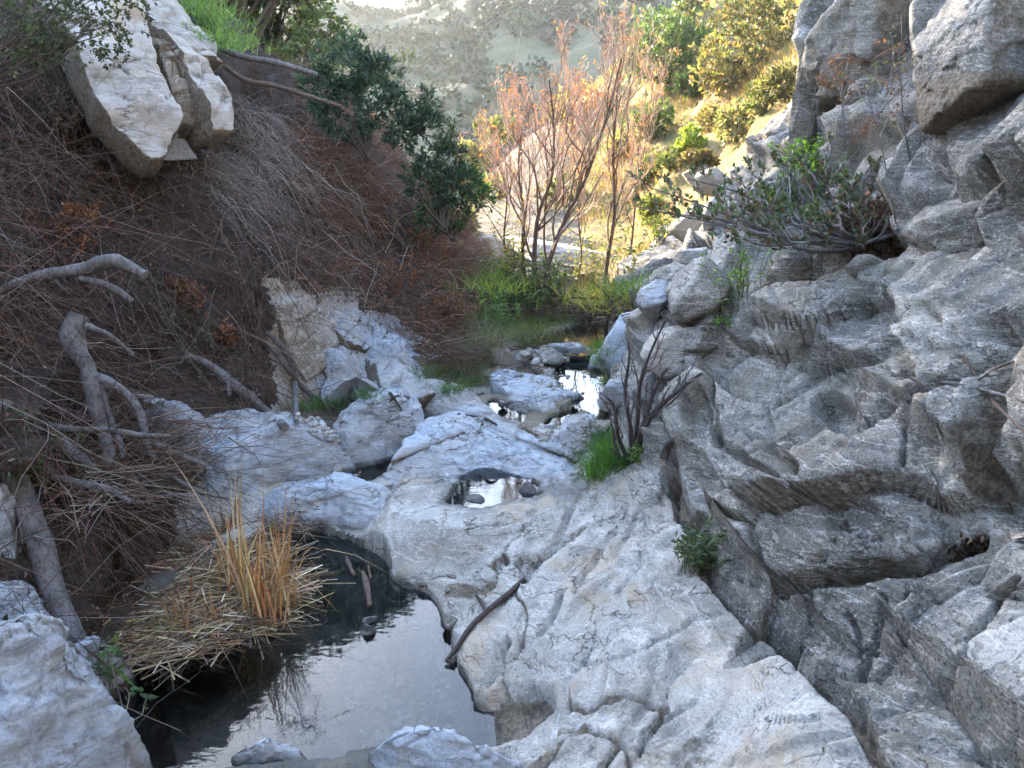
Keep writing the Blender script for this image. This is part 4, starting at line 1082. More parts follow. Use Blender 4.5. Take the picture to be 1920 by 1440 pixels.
def shrub(name, label, cat, lobes, base, n_ros, per, L, Wd, cols, seed, group=None, stem=0.02, nst=14, bark=(.08, .06, .045), **kw):
    """lobes: (u, v, y, radius in photo pixels); base: a place"""
    cen = [P(u, v, y) for u, v, y, r in lobes]; rad = [r * y / FPX for u, v, y, r in lobes]
    base = np.asarray(base)
    root = empty(name, base)
    V, T, col, ros = bush_leaves(cen, rad, n_ros, per, L, Wd, cols, seed, **kw)
    b = Bag(); b.tris(V, T, col)
    b.build('foliage', M_LEAF, root, base)
    g = np.random.default_rng(seed + 1)
    paths = []
    for k in range(nst):
        tip = ros[g.integers(len(ros))]
        mid = base * 0.5 + tip * 0.5 + g.normal(size=3) * 0.08 * np.linalg.norm(tip - base) + np.array([0, 0, 0.05])
        r0 = stem * g.uniform(0.5, 1.1)
        paths.append(([base + g.normal(size=3) * stem, mid, tip], [r0, r0 * 0.6, r0 * 0.2]))
    tube_obj('stem', paths, M_TWIG, root, base, sides=5, n=8, cols=[np.array(bark)] * nst)
    return tag(root, label, cat, group)
def branchy(base_path, r0, r1, levels, seed, nkid=(7, 6, 5), ratio=0.55, spread=0.6, up=0.5, start=0.25, jit=0.07, long0=None):
    """a stem path and the branches that fork from it: list per level of (points, radii)"""
    g = np.random.default_rng(seed)
    out = [[(np.asarray(base_path, float), np.linspace(r0, r1, 8))]]
    for lv in range(levels):
        nxt = []
        for pts, rad in out[-1]:
            q = resample(pts, 16); Ltot = np.linalg.norm(np.diff(q, axis=0), axis=1).sum()
            for k in range(nkid[lv]):
                t = start + (1 - start) * (k + g.random()) / nkid[lv]
                i = min(int(t * 15), 14)
                tang = unit(q[i + 1] - q[i]); rr = np.interp(t, np.linspace(0, 1, len(rad)), rad)
                d = unit(tang + spread * unit(g.normal(size=3)) * g.uniform(.6, 1.3) + np.array([0, 0, up * 0.4]))
                Lk = (long0 if (lv == 0 and long0) else Ltot * ratio) * (1.15 - 0.7 * t) * g.uniform(0.6, 1.2)
                p1 = q[i] + d * Lk * 0.35 + g.normal(size=3) * jit * Lk
                p2 = q[i] + unit(d + np.array([0, 0, up * 0.25])) * Lk * 0.7 + g.normal(size=3) * jit * Lk
                p3 = q[i] + unit(d + np.array([0, 0, up * 0.5])) * Lk + g.normal(size=3) * jit * Lk
                nxt.append((np.array([q[i], p1, p2, p3]), np.array([rr * 0.6, rr * 0.2])))
        out.append(nxt)
    return out
def pathset(b, lst, N, sides, col, seed=0, rmin=0.0012, amt=0.2):
    if not lst: return
    X = np.stack([resample(p_, N) for p_, r_ in lst]); Rr = np.stack([np.interp(np.linspace(0, 1, N), np.linspace(0, 1, len(r_)), r_) for p_, r_ in lst])
    V, F = tubes(X, np.maximum(Rr, rmin), sides)
    b.quads(V, F, vary(col, len(lst), N * sides, seed, amt))

# ---- slabs stepping down the bare left bank
for lab, pts, mt, sd in [
 ('bluish-white slab sloping to the grass strip on the left bank', [(600,752),(660,748),(735,742),(700,690),(640,640),(612,650)], M_POLISHED, 20),
 ('narrow pale slab under the edge of the rusty brush', [(735,742),(815,735),(790,690),(735,620),(700,610),(690,660)], M_POLISHED, 22),
 ('tan earthy slab above the bluish-white slab', [(540,660),(575,715),(600,700),(640,640),(620,600),(560,560),(510,575)], M_SUNROCK, 21),
 ('streaked white slab poking from the brush at the top of the left bank', [(640,640),(690,660),(700,610),(660,580),(622,598)], M_POLISHED, 23)]:
    plate('rock_slab', lab, 'rock slab', [(u, v, hit(u, v)[1] - .05) for u, v in pts], .22, mt, sd, bulge=.03, rough=1.3)
# ------------------------------------------------------------------ dead wood
GL = 'dead weathered branches on the left bank'
def wood(name, label, segs, mat, lift=0.05, group=GL, sides=9, cat='branch', rough=0.14, seed=1):
    """segs: lists of (u, v[, y]) with a radius in photo pixels along it; the first is the stem, the others its side branches"""
    root = None
    for k, (pts, rp) in enumerate(segs):
        q = [P(*a) if len(a) == 3 else hit(*a, lift) for a in pts]
        dist = [np.linalg.norm(x - np.array([0, 0, H])) for x in q]
        rad = np.interp(np.linspace(0, 1, len(q)), np.linspace(0, 1, len(rp)), rp) * np.array(dist) / FPX
        if root is None:
            base = q[-1]
            root = tube_obj(name, [(q, rad)], mat, None, base, sides, 26, rough=rough, seed=seed + k)
            root.location = base
        else:
            tube_obj('side_branch', [(q, rad)], mat, root, base, 7, 18, rough=rough, seed=seed + k)
    if group == GL:                                  # snapped side twigs
        q = [P(*a) if len(a) == 3 else hit(*a, lift) for a in segs[0][0]]
        lv = branchy(np.array(q), .012, .006, 2, seed + 40, (9, 4), ratio=.28, spread=1.0, up=.2, start=.1)
        b = Bag(); pathset(b, lv[1], 6, 4, [(.13,.11,.1), (.08,.065,.055)], seed, .002); pathset(b, lv[2], 4, 3, [(.12,.1,.09)], seed, .0012)
        b.build('twigs', M_TWIG, root, base)
    return tag(root, label, cat, group)
wood('leaning_log', 'thick bare grey log leaning from the left edge down to the near boulder', [([(8,815,4.15),(28,890,4.05),(52,960,3.95),(80,1030,3.85),(100,1110,3.75),(122,1165,3.65),(155,1232,3.5)], [15,17,19,20,19,18,17]), ([(5,760,4.3),(12,800,4.2),(20,850,4.1)], [17,14,10])], M_LOG, cat='log', rough=.1)
wood('forked_trunk', 'pale crooked dead trunk with forked lower limbs on the dark slope', [([(150,590,5.0),(136,625,4.95),(142,655,4.9),(165,690,4.85),(172,725,4.8),(182,770,4.75),(196,820,4.7),(205,850,4.65),(222,890,4.6)], [16,19,17,13,14,12,10,11,8]),
     ([(180,705,4.84),(215,722,4.82),(252,755,4.8),(270,800,4.75),(278,840,4.7),(292,865,4.65)], [7,8,7,7,6,5]), ([(190,725,4.82),(205,780,4.78),(225,830,4.7),(232,860,4.65)], [5,5,5,4]), ([(160,610,4.95),(185,620,4.95),(205,628,4.95),(250,665,5.05)], [6,5,4,3])], M_LOG, cat='log', seed=3)
wood('broken_branch', 'bleached branch with a sawn-off end reaching across the upper left slope', [([(-20,560,4.9),(20,535,4.95),(85,515,5.0),(150,506,5.0),(205,490,4.95),(225,492,4.95),(272,516,4.9)], [5,6,9,11,13,12,8]), ([(150,522,4.98),(190,532,4.95),(225,548,4.95),(248,565,4.95)], [6,6,6,4]), ([(205,492,4.96),(214,482,4.94)], [6,3])], M_LOG, seed=5)
wood('dead_stick', 'thin pale stick lying level below the forked trunk', [([(68,782,4.5),(95,800,4.48),(150,806,4.46),(205,806,4.45),(262,816,4.44),(322,818,4.42)], [5,7,6,5,5,3]), ([(95,800,4.48),(110,812,4.44)], [4,2])], M_LOG, seed=7)
wood('dead_stick', 'pale stick sloping toward the reeds beside the leaning log', [([(55,893,4.2),(108,896,4.2),(150,907,4.2),(205,918,4.2),(246,942,4.2)], [5,6,6,6,4])], M_LOG, seed=8)
wood('fallen_pole', 'dark straight pole lying down the slope above the broad boulder', [([(350,665),(400,690),(450,730),(490,765),(535,800)], [5,8,9,9,8]), ([(428,712),(430,742)], [5,4])], M_LOG, lift=.1, seed=9, cat='log')
wood('bent_branch', 'grey bent branch standing against the tan rock face', [([(500,622),(530,652),(548,680),(553,720),(556,790)], [4,7,7,6,5]), ([(480,632),(515,660),(545,700),(575,735),(600,750),(630,768)], [3,4,5,4,4,3])], M_LOG, lift=.1, seed=10)
wood('rotten_log', 'short rotting log among litter right of the leaning log', [([(110,830,4.6),(145,860,4.55),(182,893,4.5)], [13,14,9])], M_LOG, seed=11, cat='log', rough=.25)
wood('rotten_log', 'dark split log beside the foot of the forked trunk', [([(190,860,4.6),(240,900,4.5),(285,945,4.45)], [11,12,7])], M_BARK, seed=12, cat='log', rough=.25)
wood('dead_stick', 'thin grey sticks crossing above the dry reeds', [([(285,830,4.7),(330,850,4.7),(380,870,4.7),(385,885,4.7)], [4,5,4,3]), ([(300,880,4.6),(370,920,4.6),(430,935,4.6)], [3,4,2])], M_LOG, seed=13)
wood('fallen_pole', 'fallen pale pole behind the cream slabs running to the evergreen', [([(402,86,9.4),(455,106,9.5),(520,118,9.6),(595,140,9.8)], [6,5,5,4])], M_LOG, seed=14, group='fallen poles behind the cream slabs', cat='log')
wood('fallen_pole', 'thin dark fallen pole below the pale one behind the slabs', [([(420,124,9.1),(465,152,9.1),(520,162,9.2),(640,200,9.5)], [4,4,4,3])], M_BARK, seed=15, group='fallen poles behind the cream slabs', cat='log')
wood('curved_stick', 'dark curved stick lying on the rock with its tip in the big pool', [([(982,1086),(955,1112),(912,1147),(880,1178),(858,1212),(836,1240)], [4.5,5,5.5,5,4,3]), ([(912,1147),(902,1128),(893,1116)], [4,3]), ([(838,1238),(852,1244)], [4,3])], M_DARKWOOD, lift=.03, group=None, seed=16, cat='stick')
wood('pale_twig', 'thin silvery twig across the right rock wall', [([(1708,709),(1780,718),(1850,733),(1930,754)], [3,3,3,3])], M_LOG, lift=.04, group=None, seed=17, cat='twig')
wood('brown_vine', 'thin brown vine trailing down the right rock wall', [([(1805,665),(1830,705),(1860,750),(1900,790),(1930,818)], [2,2.5,2.5,2,2]), ([(1835,712),(1870,690),(1930,668)], [2,2])], M_BARK, lift=.03, group=None, seed=18, cat='vine')
wood('floating_stick', 'short brown stick poking from the big pool, farther from the stones', [([(649,1045),(655,1060),(663,1078)], [3,4,3])], M_BARK, lift=.01, group='sticks in the big pool', seed=19, cat='stick')
wood('floating_stick', 'longer knotted brown stick in the big pool nearer the stones', [([(680,1072),(686,1092),(690,1112),(693,1136)], [3,6,5,4]), ([(690,1060),(695,1085)], [2,2])], M_BARK, lift=.01, group='sticks in the big pool', seed=20, cat='stick')
wood('driftwood', 'thin dark stick across the flat rocks by the upper left pool', [([(858,776),(890,782),(912,786),(932,797)], [2,3,3,2])], M_DARKWOOD, lift=.02, group=None, seed=21, cat='stick')
wood('driftwood', 'dark drift branch at the foot of the sunlit bare tree', [([(1080,602),(1110,598),(1150,594),(1180,588)], [1.5,2,2,1])], M_BARK, lift=.06, group=None, seed=22, cat='branch')
wood('stub', 'broken dark stub standing by the green plant on the right bank', [([(1245,860),(1252,838),(1262,825)], [8,7,3])], M_DARKWOOD, lift=.08, group=None, seed=23, cat='stump')

# ------------------------------------------------------------------ dead brush of the left slope
U_, V_ = uv_of(TER.reshape(-1, 3)); U_ = F2(U_); V_ = F2(V_)
leftm = (S2 < 4.15 + 1.05 * smooth(8.2, 9.2, Y2)) & (Y2 > 3.2) & (Y2 < 14.5)
bare = ((U_ > 495) & (U_ < 660) & (V_ > 545)) | ((U_ > 590) & (V_ > 580 + 0.55 * (U_ - 590)) & (U_ < 800))
slabm = (U_ > 120) & (U_ < 440) & (V_ < 60 + 0.75 * (U_ - 120)) & (V_ < 235)
def downhill(Nv):
    g = np.array([0, 0, -1.0]) - Nv * (-Nv[:, 2:3])
    return unit(g)
def brush_field(name, n, mask, Lr, rr, cols, seed, dn=0.8, nu=0.35, lat=0.35, droop=0.3, N=6, wig=0.12, amt=0.35, bias=None, lift=0.0):
    X, Nv = scatter(n, mask, seed); g = np.random.default_rng(seed + 1)
    d = dn * downhill(Nv) * g.choice([1, 1, 1, -.6], n)[:, None] + nu * Nv * g.uniform(.2, 1.4, n)[:, None] + lat * g.normal(size=(n, 3))
    if bias is not None: d = d + np.array(bias)
    Xs, rad = strands(X + Nv * (g.random(n) * lift)[:, None], d, g.uniform(*Lr, n), g.uniform(*rr, n), droop * g.uniform(.3, 1.5, n), wig, N, seed)
    V, F = tubes(Xs, rad, 3)
    o = mesh_np(name, V, F, M_TWIG, col=vary(cols, n, N * 3, seed, amt))
    return tag(o, kind='stuff')
near = smooth(9.5, 6.5, Y2)
clump = np.clip(F2(fbm(Q * 1.3, 3, 90)) + 0.55, 0.05, 1.5)
brush_field('dead_brush', 7500, leftm * (~bare) * (~slabm) * clump * smooth(10.5, 7, Y2), (.4, 1.5), (.0013, .0042), [(.1,.058,.04), (.06,.036,.026), (.17,.125,.1), (.045,.026,.02), (.08,.04,.026)], 101, lift=.15)
brush_field('brushwood_tangle', 9000, leftm * (~bare) * (~slabm) * clump * smooth(12.5, 6, Y2), (.15, .7), (.001, .0028), [(.1,.055,.036), (.06,.034,.024), (.14,.1,.078), (.09,.036,.022)], 103, dn=.3, nu=.6, lat=.8, lift=.2)
rustm = leftm * (~slabm) * smooth(470, 640, U_) * (1 - 0.93 * bare)
brush_field('rusty_brush', 9000, rustm * clump, (.2, .7), (.0014, .0034), [(.17,.075,.038), (.12,.055,.03), (.2,.11,.07), (.085,.045,.028)], 105, dn=.55, nu=.75, lat=.55, droop=.35, N=5, lift=.25)
brush_field('grey_brush', 1500, rustm * clump, (.4, 1.1), (.0016, .0034), [(.3,.24,.19), (.22,.17,.13)], 107, dn=.5, nu=.8, lat=.5, droop=.4, lift=.2)
brush_field('hanging_grass', 1500, leftm * smooth(60, 20, np.hypot(U_ - 440, V_ - 300) / 2.2), (.4, .9), (.002, .0035), [(.25,.2,.16), (.18,.14,.11)], 109, dn=.6, nu=.6, lat=.25, droop=.9)
# dry leaves and small rusty sprays caught in the brush
def fleck(name, n, mask, size, cols, seed, lift=.2, mat=None, amt=.4):
    X, Nv = scatter(n, mask, seed); g = np.random.default_rng(seed)
    X = X + Nv * (g.random(n) ** 2 * lift)[:, None]
    V, T = leaf_mesh(X, g.normal(size=(n, 3)), g.uniform(.5, 1.3, n) * size, g.uniform(.3, .6, n) * size, seed)
    b = Bag(); b.tris(V, T, vary(cols, n, 4, seed, amt))
    return tag(b.build(name, mat or M_LEAF), kind='stuff')
fleck('dry_leaves', 34000, rustm * clump ** 2 + 0.35 * leftm * (~bare) * (~slabm) * clump ** 3, .028, [(.17,.065,.035), (.12,.05,.03), (.2,.1,.06)], 111, lift=.35)
fleck('leaf_litter', 16000, leftm * (~bare) * (~slabm) * smooth(11, 7, Y2), .045, [(.1,.065,.045), (.06,.04,.03), (.16,.12,.09), (.04,.045,.025)], 113, lift=.06)
fleck('green_undergrowth', 3500, leftm * (~slabm) * (F2(fbm(Q * 1.7, 3, 190)) > 0.42) * smooth(10, 6, Y2), .05, [(.03,.055,.022), (.045,.07,.03)], 115, lift=.15)
lit = np.zeros_like(Y2)
for u, v, y, r_ in [(1865,1020,3.7,.38), (1900,960,3.9,.3), (1840,1075,3.5,.2), (1640,450,5.9,.35)]:
    lit = np.maximum(lit, smooth(1, .3, np.linalg.norm(TER - P(u, v, y), axis=2) / r_))
fleck('leaf_litter', 5000, lit, .04, [(.1,.06,.035), (.06,.035,.022), (.17,.1,.06), (.035,.025,.018)], 117, lift=.05)
brush_field('litter_twigs', 260, lit, (.15, .5), (.0015, .003), [(.12,.07,.05), (.07,.045,.035)], 118, lat=.7, lift=.04)

# ------------------------------------------------------------------ dry reeds
rp = np.array([G(u, v, 0.05)[:2] for u, v in [(150,1170),(230,1080),(300,1010),(400,985),(480,1000),(540,1060),(575,1100),(530,1165),(430,1200),(350,1225),(240,1235),(180,1225)]])
def in_poly(n, poly, seed):
    g = np.random.default_rng(seed); lo, hi = poly.min(0), poly.max(0); out = np.zeros((0, 2))
    while len(out) < n:
        q = lo + (hi - lo) * g.random((n * 2, 2)); out = np.vstack([out, q[sdist(q, poly) > 0]])
    return out[:n]
q = in_poly(2600, rp, 5); g = np.random.default_rng(6)
dd = sdist(q, rp)
roots = np.column_stack([q, 0.03 + 0.1 * np.minimum(dd, .3) * g.random(len(q)) ** .5 + .015])
roots[:, :2] += g.normal(size=(len(q), 2)) * .05
ang = g.normal(0.3, 0.75, len(q)) + np.pi * g.integers(0, 2, len(q))
dirs = np.column_stack([np.cos(ang), np.sin(ang), g.normal(.05, .16, len(q))])
L = g.uniform(.1, .62, len(q)) ** 1.0
Vb, Fb, nv = blades(roots - dirs * L[:, None] * .5, dirs, L, g.uniform(.003, .011, len(q)), g.uniform(0, .5, len(q)), 7)
o = mesh_np('fallen_reeds', Vb, Fb, M_STRAW, col=vary([(.38,.28,.17), (.28,.2,.12), (.16,.1,.06), (.46,.38,.27), (.08,.052,.035), (.2,.12,.06)], len(q), nv, 8, .3))
tag(o, kind='stuff')
# matted base of the raft, dark and rotted
gm = np.stack(np.meshgrid(np.linspace(0.02, 1, 22), np.linspace(0, 1, 70, endpoint=False), indexing='ij'), -1)
ec = rp.mean(0); ee = catmull(np.vstack([rp, rp[:1]]), 7)[:-1]; kk_ = (gm[..., 1] * len(ee)).astype(int) % len(ee)
mx = ec + (ee[kk_] - ec) * gm[..., :1]
mz = 0.055 * (1 - gm[..., 0] ** 2) - 0.02 + 0.05 * fbm(np.column_stack([mx.reshape(-1, 2) * 7, np.zeros(mx.shape[0] * mx.shape[1])]), 4, 66).reshape(mx.shape[:2])
o = mesh_np('reed_raft', np.concatenate([mx, mz[..., None]], -1).reshape(-1, 3), grid_faces(22, 70, True), M_LEFTSOIL)
tag(o, kind='stuff')
GR = 'clumps of dry standing reeds'
def reed_clump(label, spots, tops, n, seed, Wp=(.008, .016), lean=.12):
    g = np.random.default_rng(seed)
    c = np.mean([G(u, v, .03) for u, v in spots], 0)
    root = empty('dry_reeds', c)
    for k in range(n):
        u, v = spots[g.integers(len(spots))]; b0 = G(u + g.normal() * 9, v + g.normal() * 7, .02)
        y0 = b0[1]; ht = 2.6 - 0  # camera height
        tv = g.uniform(*tops); top = P(u + g.normal() * 14, tv + 60 * (g.random() < .35), y0)
        Lk = max(top[2] - b0[2], .08)
        d = np.array([[g.normal() * lean, g.normal() * lean, 1.0]])
        bent = g.random() < .3
        Vb, Fb, nv = blades(b0[None], d, np.array([Lk * (1.05 + bent * .3)]), np.array([g.uniform(*Wp)]), np.array([1.0 if bent else g.uniform(0, .12)]), seed * 100 + k, 6)
        cl = vary([(.4,.2,.085), (.33,.16,.07), (.44,.27,.13), (.24,.12,.055), (.42,.32,.2)], 1, nv, seed * 77 + k, .2)
        mesh_np('reed_blade', Vb - c, Fb, M_STRAW, root, col=cl)
    return tag(root, label, 'reeds', GR)
reed_clump('tall orange clump of dry reeds standing at the edge of the big pool', [(470,1150),(485,1158),(500,1160),(518,1165),(450,1130),(510,1150),(430,1110),(465,1120),(440,1090),(530,1120),(520,1090),(545,1140)], (880, 1070), 150, 11)
reed_clump('shorter tan clump of dry reeds among the fallen stalks', [(330,1180),(345,1185),(400,1170),(360,1150)], (1020, 1140), 26, 12)
reed_clump('dry reeds behind the raft of fallen stalks, in front of the broad boulder', [(285,960),(310,965),(340,975),(380,965),(300,985),(410,960),(430,1000)], (830, 930), 90, 13)
reed_clump('sparse dead reed stalks standing in the big pool', [(582,1110),(600,1090),(625,1075),(632,1140),(560,1120)], (1030, 1090), 12, 14, Wp=(.003, .005), lean=.15)

# ------------------------------------------------------------------ evergreen shrubs on the left
DG = bpy.context.evaluated_depsgraph_get()
DARKGREEN = [(.03,.055,.035), (.04,.07,.04), (.022,.04,.028), (.055,.085,.05)]
OLIVE = [(.1,.11,.04), (.14,.13,.05), (.075,.085,.035)]
BRIGHT = [(.09,.14,.035), (.12,.16,.04), (.06,.1,.03)]
GE = 'evergreen shrubs at the top of the left slope'
shrub('evergreen_shrub', 'large dark evergreen with pointed leaves, nearest the fallen poles', 'shrub', [(655,120,10.6,52),(690,190,10.5,62),(640,205,10.4,55),(605,170,10.5,45),(705,150,10.7,45),(730,225,10.5,42),(690,120,10.6,30)], P(690,300,10.4), 620, 9, .1, .028, DARKGREEN, 201, GE)
shrub('evergreen_shrub', 'dark evergreen leaning over the creek in front of the far hill', 'shrub', [(770,205,11,30),(795,215,11,42),(810,265,11,52),(835,310,11,48),(800,345,10.9,46),(850,355,11,38),(760,250,11,30)], P(830,430,10.8), 520, 9, .1, .028, DARKGREEN, 202, GE)
shrub('evergreen_shrub', 'brighter green low shrub at the right tip of the dark evergreen', 'shrub', [(880,350,11.4,30),(905,370,11.4,24),(850,400,11.2,36),(815,405,11.1,35),(872,330,11.4,24)], P(850,450,11.1), 260, 9, .085, .028, [(.045,.1,.035), (.06,.12,.04), (.03,.07,.03)], 203, GE)
shrub('backlit_tree', 'dark backlit tree at the top left with bright sky glinting through', 'tree', [(430,20,16,50),(480,50,16,55),(530,20,16,55),(455,95,16,42),(500,95,16,40),(400,-20,16,60),(470,-40,16,60),(550,-30,16,60),(545,70,16,40)], P(470,160,16), 1500, 8, .11, .045, [(.045,.06,.025), (.06,.07,.03), (.03,.04,.02)], 204, 'trees on the left ridge', stem=.07, nst=22)
shrub('leafy_tree', 'yellow-green bush glowing in the haze right of the backlit tree', 'tree', [(600,60,14.5,46),(575,110,14.4,60),(630,110,14.5,40),(610,25,14.6,34),(540,130,14.3,50),(640,70,14.6,30)], P(590,200,14), 620, 8, .085, .035, [(.11,.14,.045), (.15,.17,.06), (.08,.11,.04)], 205, 'trees on the left ridge', stem=.04)
shrub('added_shade_tree', 'tall leafy tree crown above the view, added to shade the right wall', 'tree', [(330,-120,15,120),(240,-160,14,130),(420,-170,17,130),(540,-180,18,120),(140,-140,13,110),(480,-130,14.5,115),(590,-125,14.3,60)], P(430,120,14.5), 3600, 8, .17, .075, [(.045,.06,.025), (.06,.07,.03)], 206, 'trees on the left ridge', stem=.09, nst=20)  # crown put in the sun's path to shade the right wall
shrub('overhanging_oak', 'small-leaved dark branches hanging over the top left corner', 'tree', [(40,30,5.9,75),(110,20,6.2,70),(170,60,6.2,55),(215,85,6.3,42),(245,20,6.5,45),(20,110,5.7,55),(95,95,6.0,50),(180,10,6.4,50)], P(-60,180,6.0), 620, 7, .035, .018, [(.05,.06,.03), (.035,.045,.025), (.07,.075,.04)], 207, None, stem=.012, nst=40, shell=.2)
shrub('airy_bush', 'thin yellow-green sprig standing over the dark evergreen', 'shrub', [(735,125,11.5,26),(760,115,11.5,20),(720,150,11.5,20)], P(720,190,11), 60, 6, .06, .016, [(.16,.17,.05)], 208, GE, stem=.008, nst=10)
def tuft(name, label, cat, spots, n, Lr, wr, cols, seed, spread=.12, splay=.5, droop=.5, kind=None, group=None, mat=None, N=4):
    g = np.random.default_rng(seed)
    R0 = np.array([hit(u, v) for u, v in spots]); c = R0.mean(0)
    k = g.integers(0, len(R0), n)
    roots = R0[k] + g.normal(size=(n, 3)) * np.array([spread, spread, .01])
    d = np.column_stack([g.normal(size=(n, 2)) * splay, np.ones(n)])
    V, F, nv = blades(roots, d, g.uniform(*Lr, n), g.uniform(*wr, n), droop * g.uniform(.2, 1.6, n), seed, N)
    o = mesh_np(name, V - c, F, mat or M_GRASS, col=vary(cols, n, nv, seed, .3)); o.location = c
    return tag(o, label, cat, group, kind)
GREEN = [(.06,.13,.02), (.08,.16,.025), (.045,.09,.02), (.11,.17,.04)]
YELLOW = [(.22,.17,.055), (.27,.2,.075), (.17,.14,.05), (.13,.15,.04), (.24,.14,.06)]
tuft('grass', None, None, [(905,600),(920,620),(945,610),(960,620),(975,590),(900,640),(930,650),(945,640),(985,600),(1000,610),(1010,625)], 1000, (.1,.28), (.004,.008), [(.07,.12,.03), (.1,.14,.035), (.05,.085,.025), (.15,.15,.06)], 301, .16, kind='stuff')
tuft('grass', None, None, [(915,520),(930,530),(920,545),(940,560),(905,500),(950,540)], 900, (.15,.36), (.006,.012), [(.12,.2,.03), (.17,.24,.04), (.09,.15,.03)], 302, .3, kind='stuff')
tuft('grass', None, None, [(1080,560),(1100,575),(1130,580),(1160,575),(1180,560),(1190,545),(1150,560),(1110,560)], 1700, (.15,.4), (.005,.011), [(.16,.2,.03), (.24,.24,.05), (.1,.15,.03), (.3,.24,.08)], 303, .25, kind='stuff')
tuft('grass', None, None, [(1125,880),(1140,870),(1135,850),(1150,860),(1120,895),(1145,835),(1130,820),(1160,875)], 1300, (.1,.26), (.003,.006), [(.05,.12,.018), (.07,.15,.02), (.04,.09,.02)], 304, .06, kind='stuff')
tuft('grass', None, None, [(1125,655),(1135,665),(1128,680),(1145,700),(1120,650),(1135,720)], 500, (.08,.2), (.003,.006), GREEN, 305, .06, kind='stuff')
tuft('grass', None, None, [(570,770),(600,760),(640,755),(690,745),(620,765),(840,735),(860,730),(880,720),(900,715)], 1100, (.06,.18), (.003,.006), [(.04,.09,.02), (.06,.11,.03)], 306, .07, kind='stuff')
tuft('sedge_tuft', 'grey-green drooping sedge tuft at the foot of the rusty brush', 'grass tuft', [(905,660),(912,670),(895,650)], 700, (.35,.65), (.003,.006), [(.17,.18,.11), (.22,.21,.14), (.12,.13,.08)], 307, .07, .45, .9)
tuft('grass', None, None, [(360,20),(385,50),(400,80),(375,35),(412,95),(345,0)], 2000, (.12,.3), (.006,.012), [(.1,.17,.04), (.13,.2,.05)], 308, .22, kind='stuff')

GRB = 'rusty dry bushes on the left slope'
RUST = [(.17,.065,.03), (.12,.045,.022), (.2,.1,.05), (.09,.045,.028)]
for lab, u, v, r_, sd in [('rusty dry bush right under the upper cream slab', 560, 275, 42, 1), ('rounded rust-red bush below the large dark evergreen', 625, 305, 60, 2), ('rusty bush hanging over the tan earthy slab', 690, 420, 62, 3),
    ('dark rust bush over the narrow pale slab', 740, 530, 58, 4), ('rust-brown bush hanging down to the sedge tuft', 840, 590, 56, 5), ('low rusty bush at the foot of the slope by the bluish ledge', 800, 660, 46, 6),
    ('rusty bush under the dark leaning evergreen', 800, 470, 56, 7), ('orange-brown dead bush above the bleached branch', 110, 430, 55, 8), ('small rusty bush right of the bleached branch', 350, 560, 42, 9), ('rust-brown bush above the fallen pole', 430, 640, 40, 10)]:
    h_ = hit(u, v); g = np.random.default_rng(700 + sd)
    lb = [(u + g.normal() * r_ * .45, v + g.normal() * r_ * .35, h_[1] - .05, r_ * g.uniform(.5, .8)) for _ in range(4)]
    shrub('dry_bush', lab, 'shrub', lb, h_ + np.array([-.1, .1, -.05]), 260, 7, .038, .014, RUST, 700 + sd, GRB, stem=.006, nst=40, bark=(.12,.075,.05), shell=.3, amt=.4)

def debris(name, spots, n, spread, Lr, rr, cols, seed, h=.08):
    """washed-up sticks lying every way"""
    g = np.random.default_rng(seed); R0 = np.array([hit(u, v) for u, v in spots]); k = g.integers(0, len(R0), n)
    roots = R0[k] + np.column_stack([g.normal(size=(n, 2)) * spread, g.random(n) * h])
    X, rad = strands(roots, np.column_stack([g.normal(size=(n, 2)), g.normal(size=n) * .15]), g.uniform(*Lr, n), g.uniform(*rr, n), .05, .12, 5, seed)
    V, F = tubes(X, rad, 3)
    return tag(mesh_np(name, V, F, M_TWIG, col=vary(cols, n, 15, seed, .35)), kind='stuff')
BR = [(.09,.055,.035), (.05,.032,.022), (.15,.1,.065)]
debris('twig_debris', [(1075,600),(1100,598),(1130,592),(1160,585),(1180,580)], 420, .14, (.2, .7), (.003, .009), BR, 801, .14)
debris('twig_debris', [(530,975),(560,968),(590,980),(545,990),(575,992)], 150, .06, (.08, .3), (.0015, .004), BR, 802, .05)
debris('twig_debris', [(930,690),(950,705),(965,660),(940,720),(1000,655)], 160, .1, (.1, .35), (.0015, .004), BR, 803, .05)
debris('twig_debris', [(330,850),(280,880),(250,830),(200,930),(320,900),(150,960),(260,950)], 500, .14, (.15, .6), (.002, .006), BR + [(.2,.16,.13)], 804, .2)
tuft('grass', None, None, [(960,628),(990,622),(1020,615),(1050,606),(940,640),(975,640),(1000,632)], 1300, (.1, .3), (.004, .008), [(.05,.1,.022), (.08,.13,.03), (.04,.07,.02), (.12,.12,.05)], 309, .14, kind='stuff')

tuft('grass', None, None, [(790,705),(820,700),(850,705),(880,700),(905,690),(920,680),(870,690),(840,690)], 900, (.08, .24), (.003, .006), [(.045,.085,.022), (.07,.1,.03), (.12,.1,.05)], 310, .1, kind='stuff')
debris('twig_debris', [(800,690),(830,695),(860,690),(890,685),(910,670)], 420, .12, (.15, .5), (.0015, .004), [(.12,.06,.035), (.08,.045,.03), (.16,.11,.08)], 805, .25)

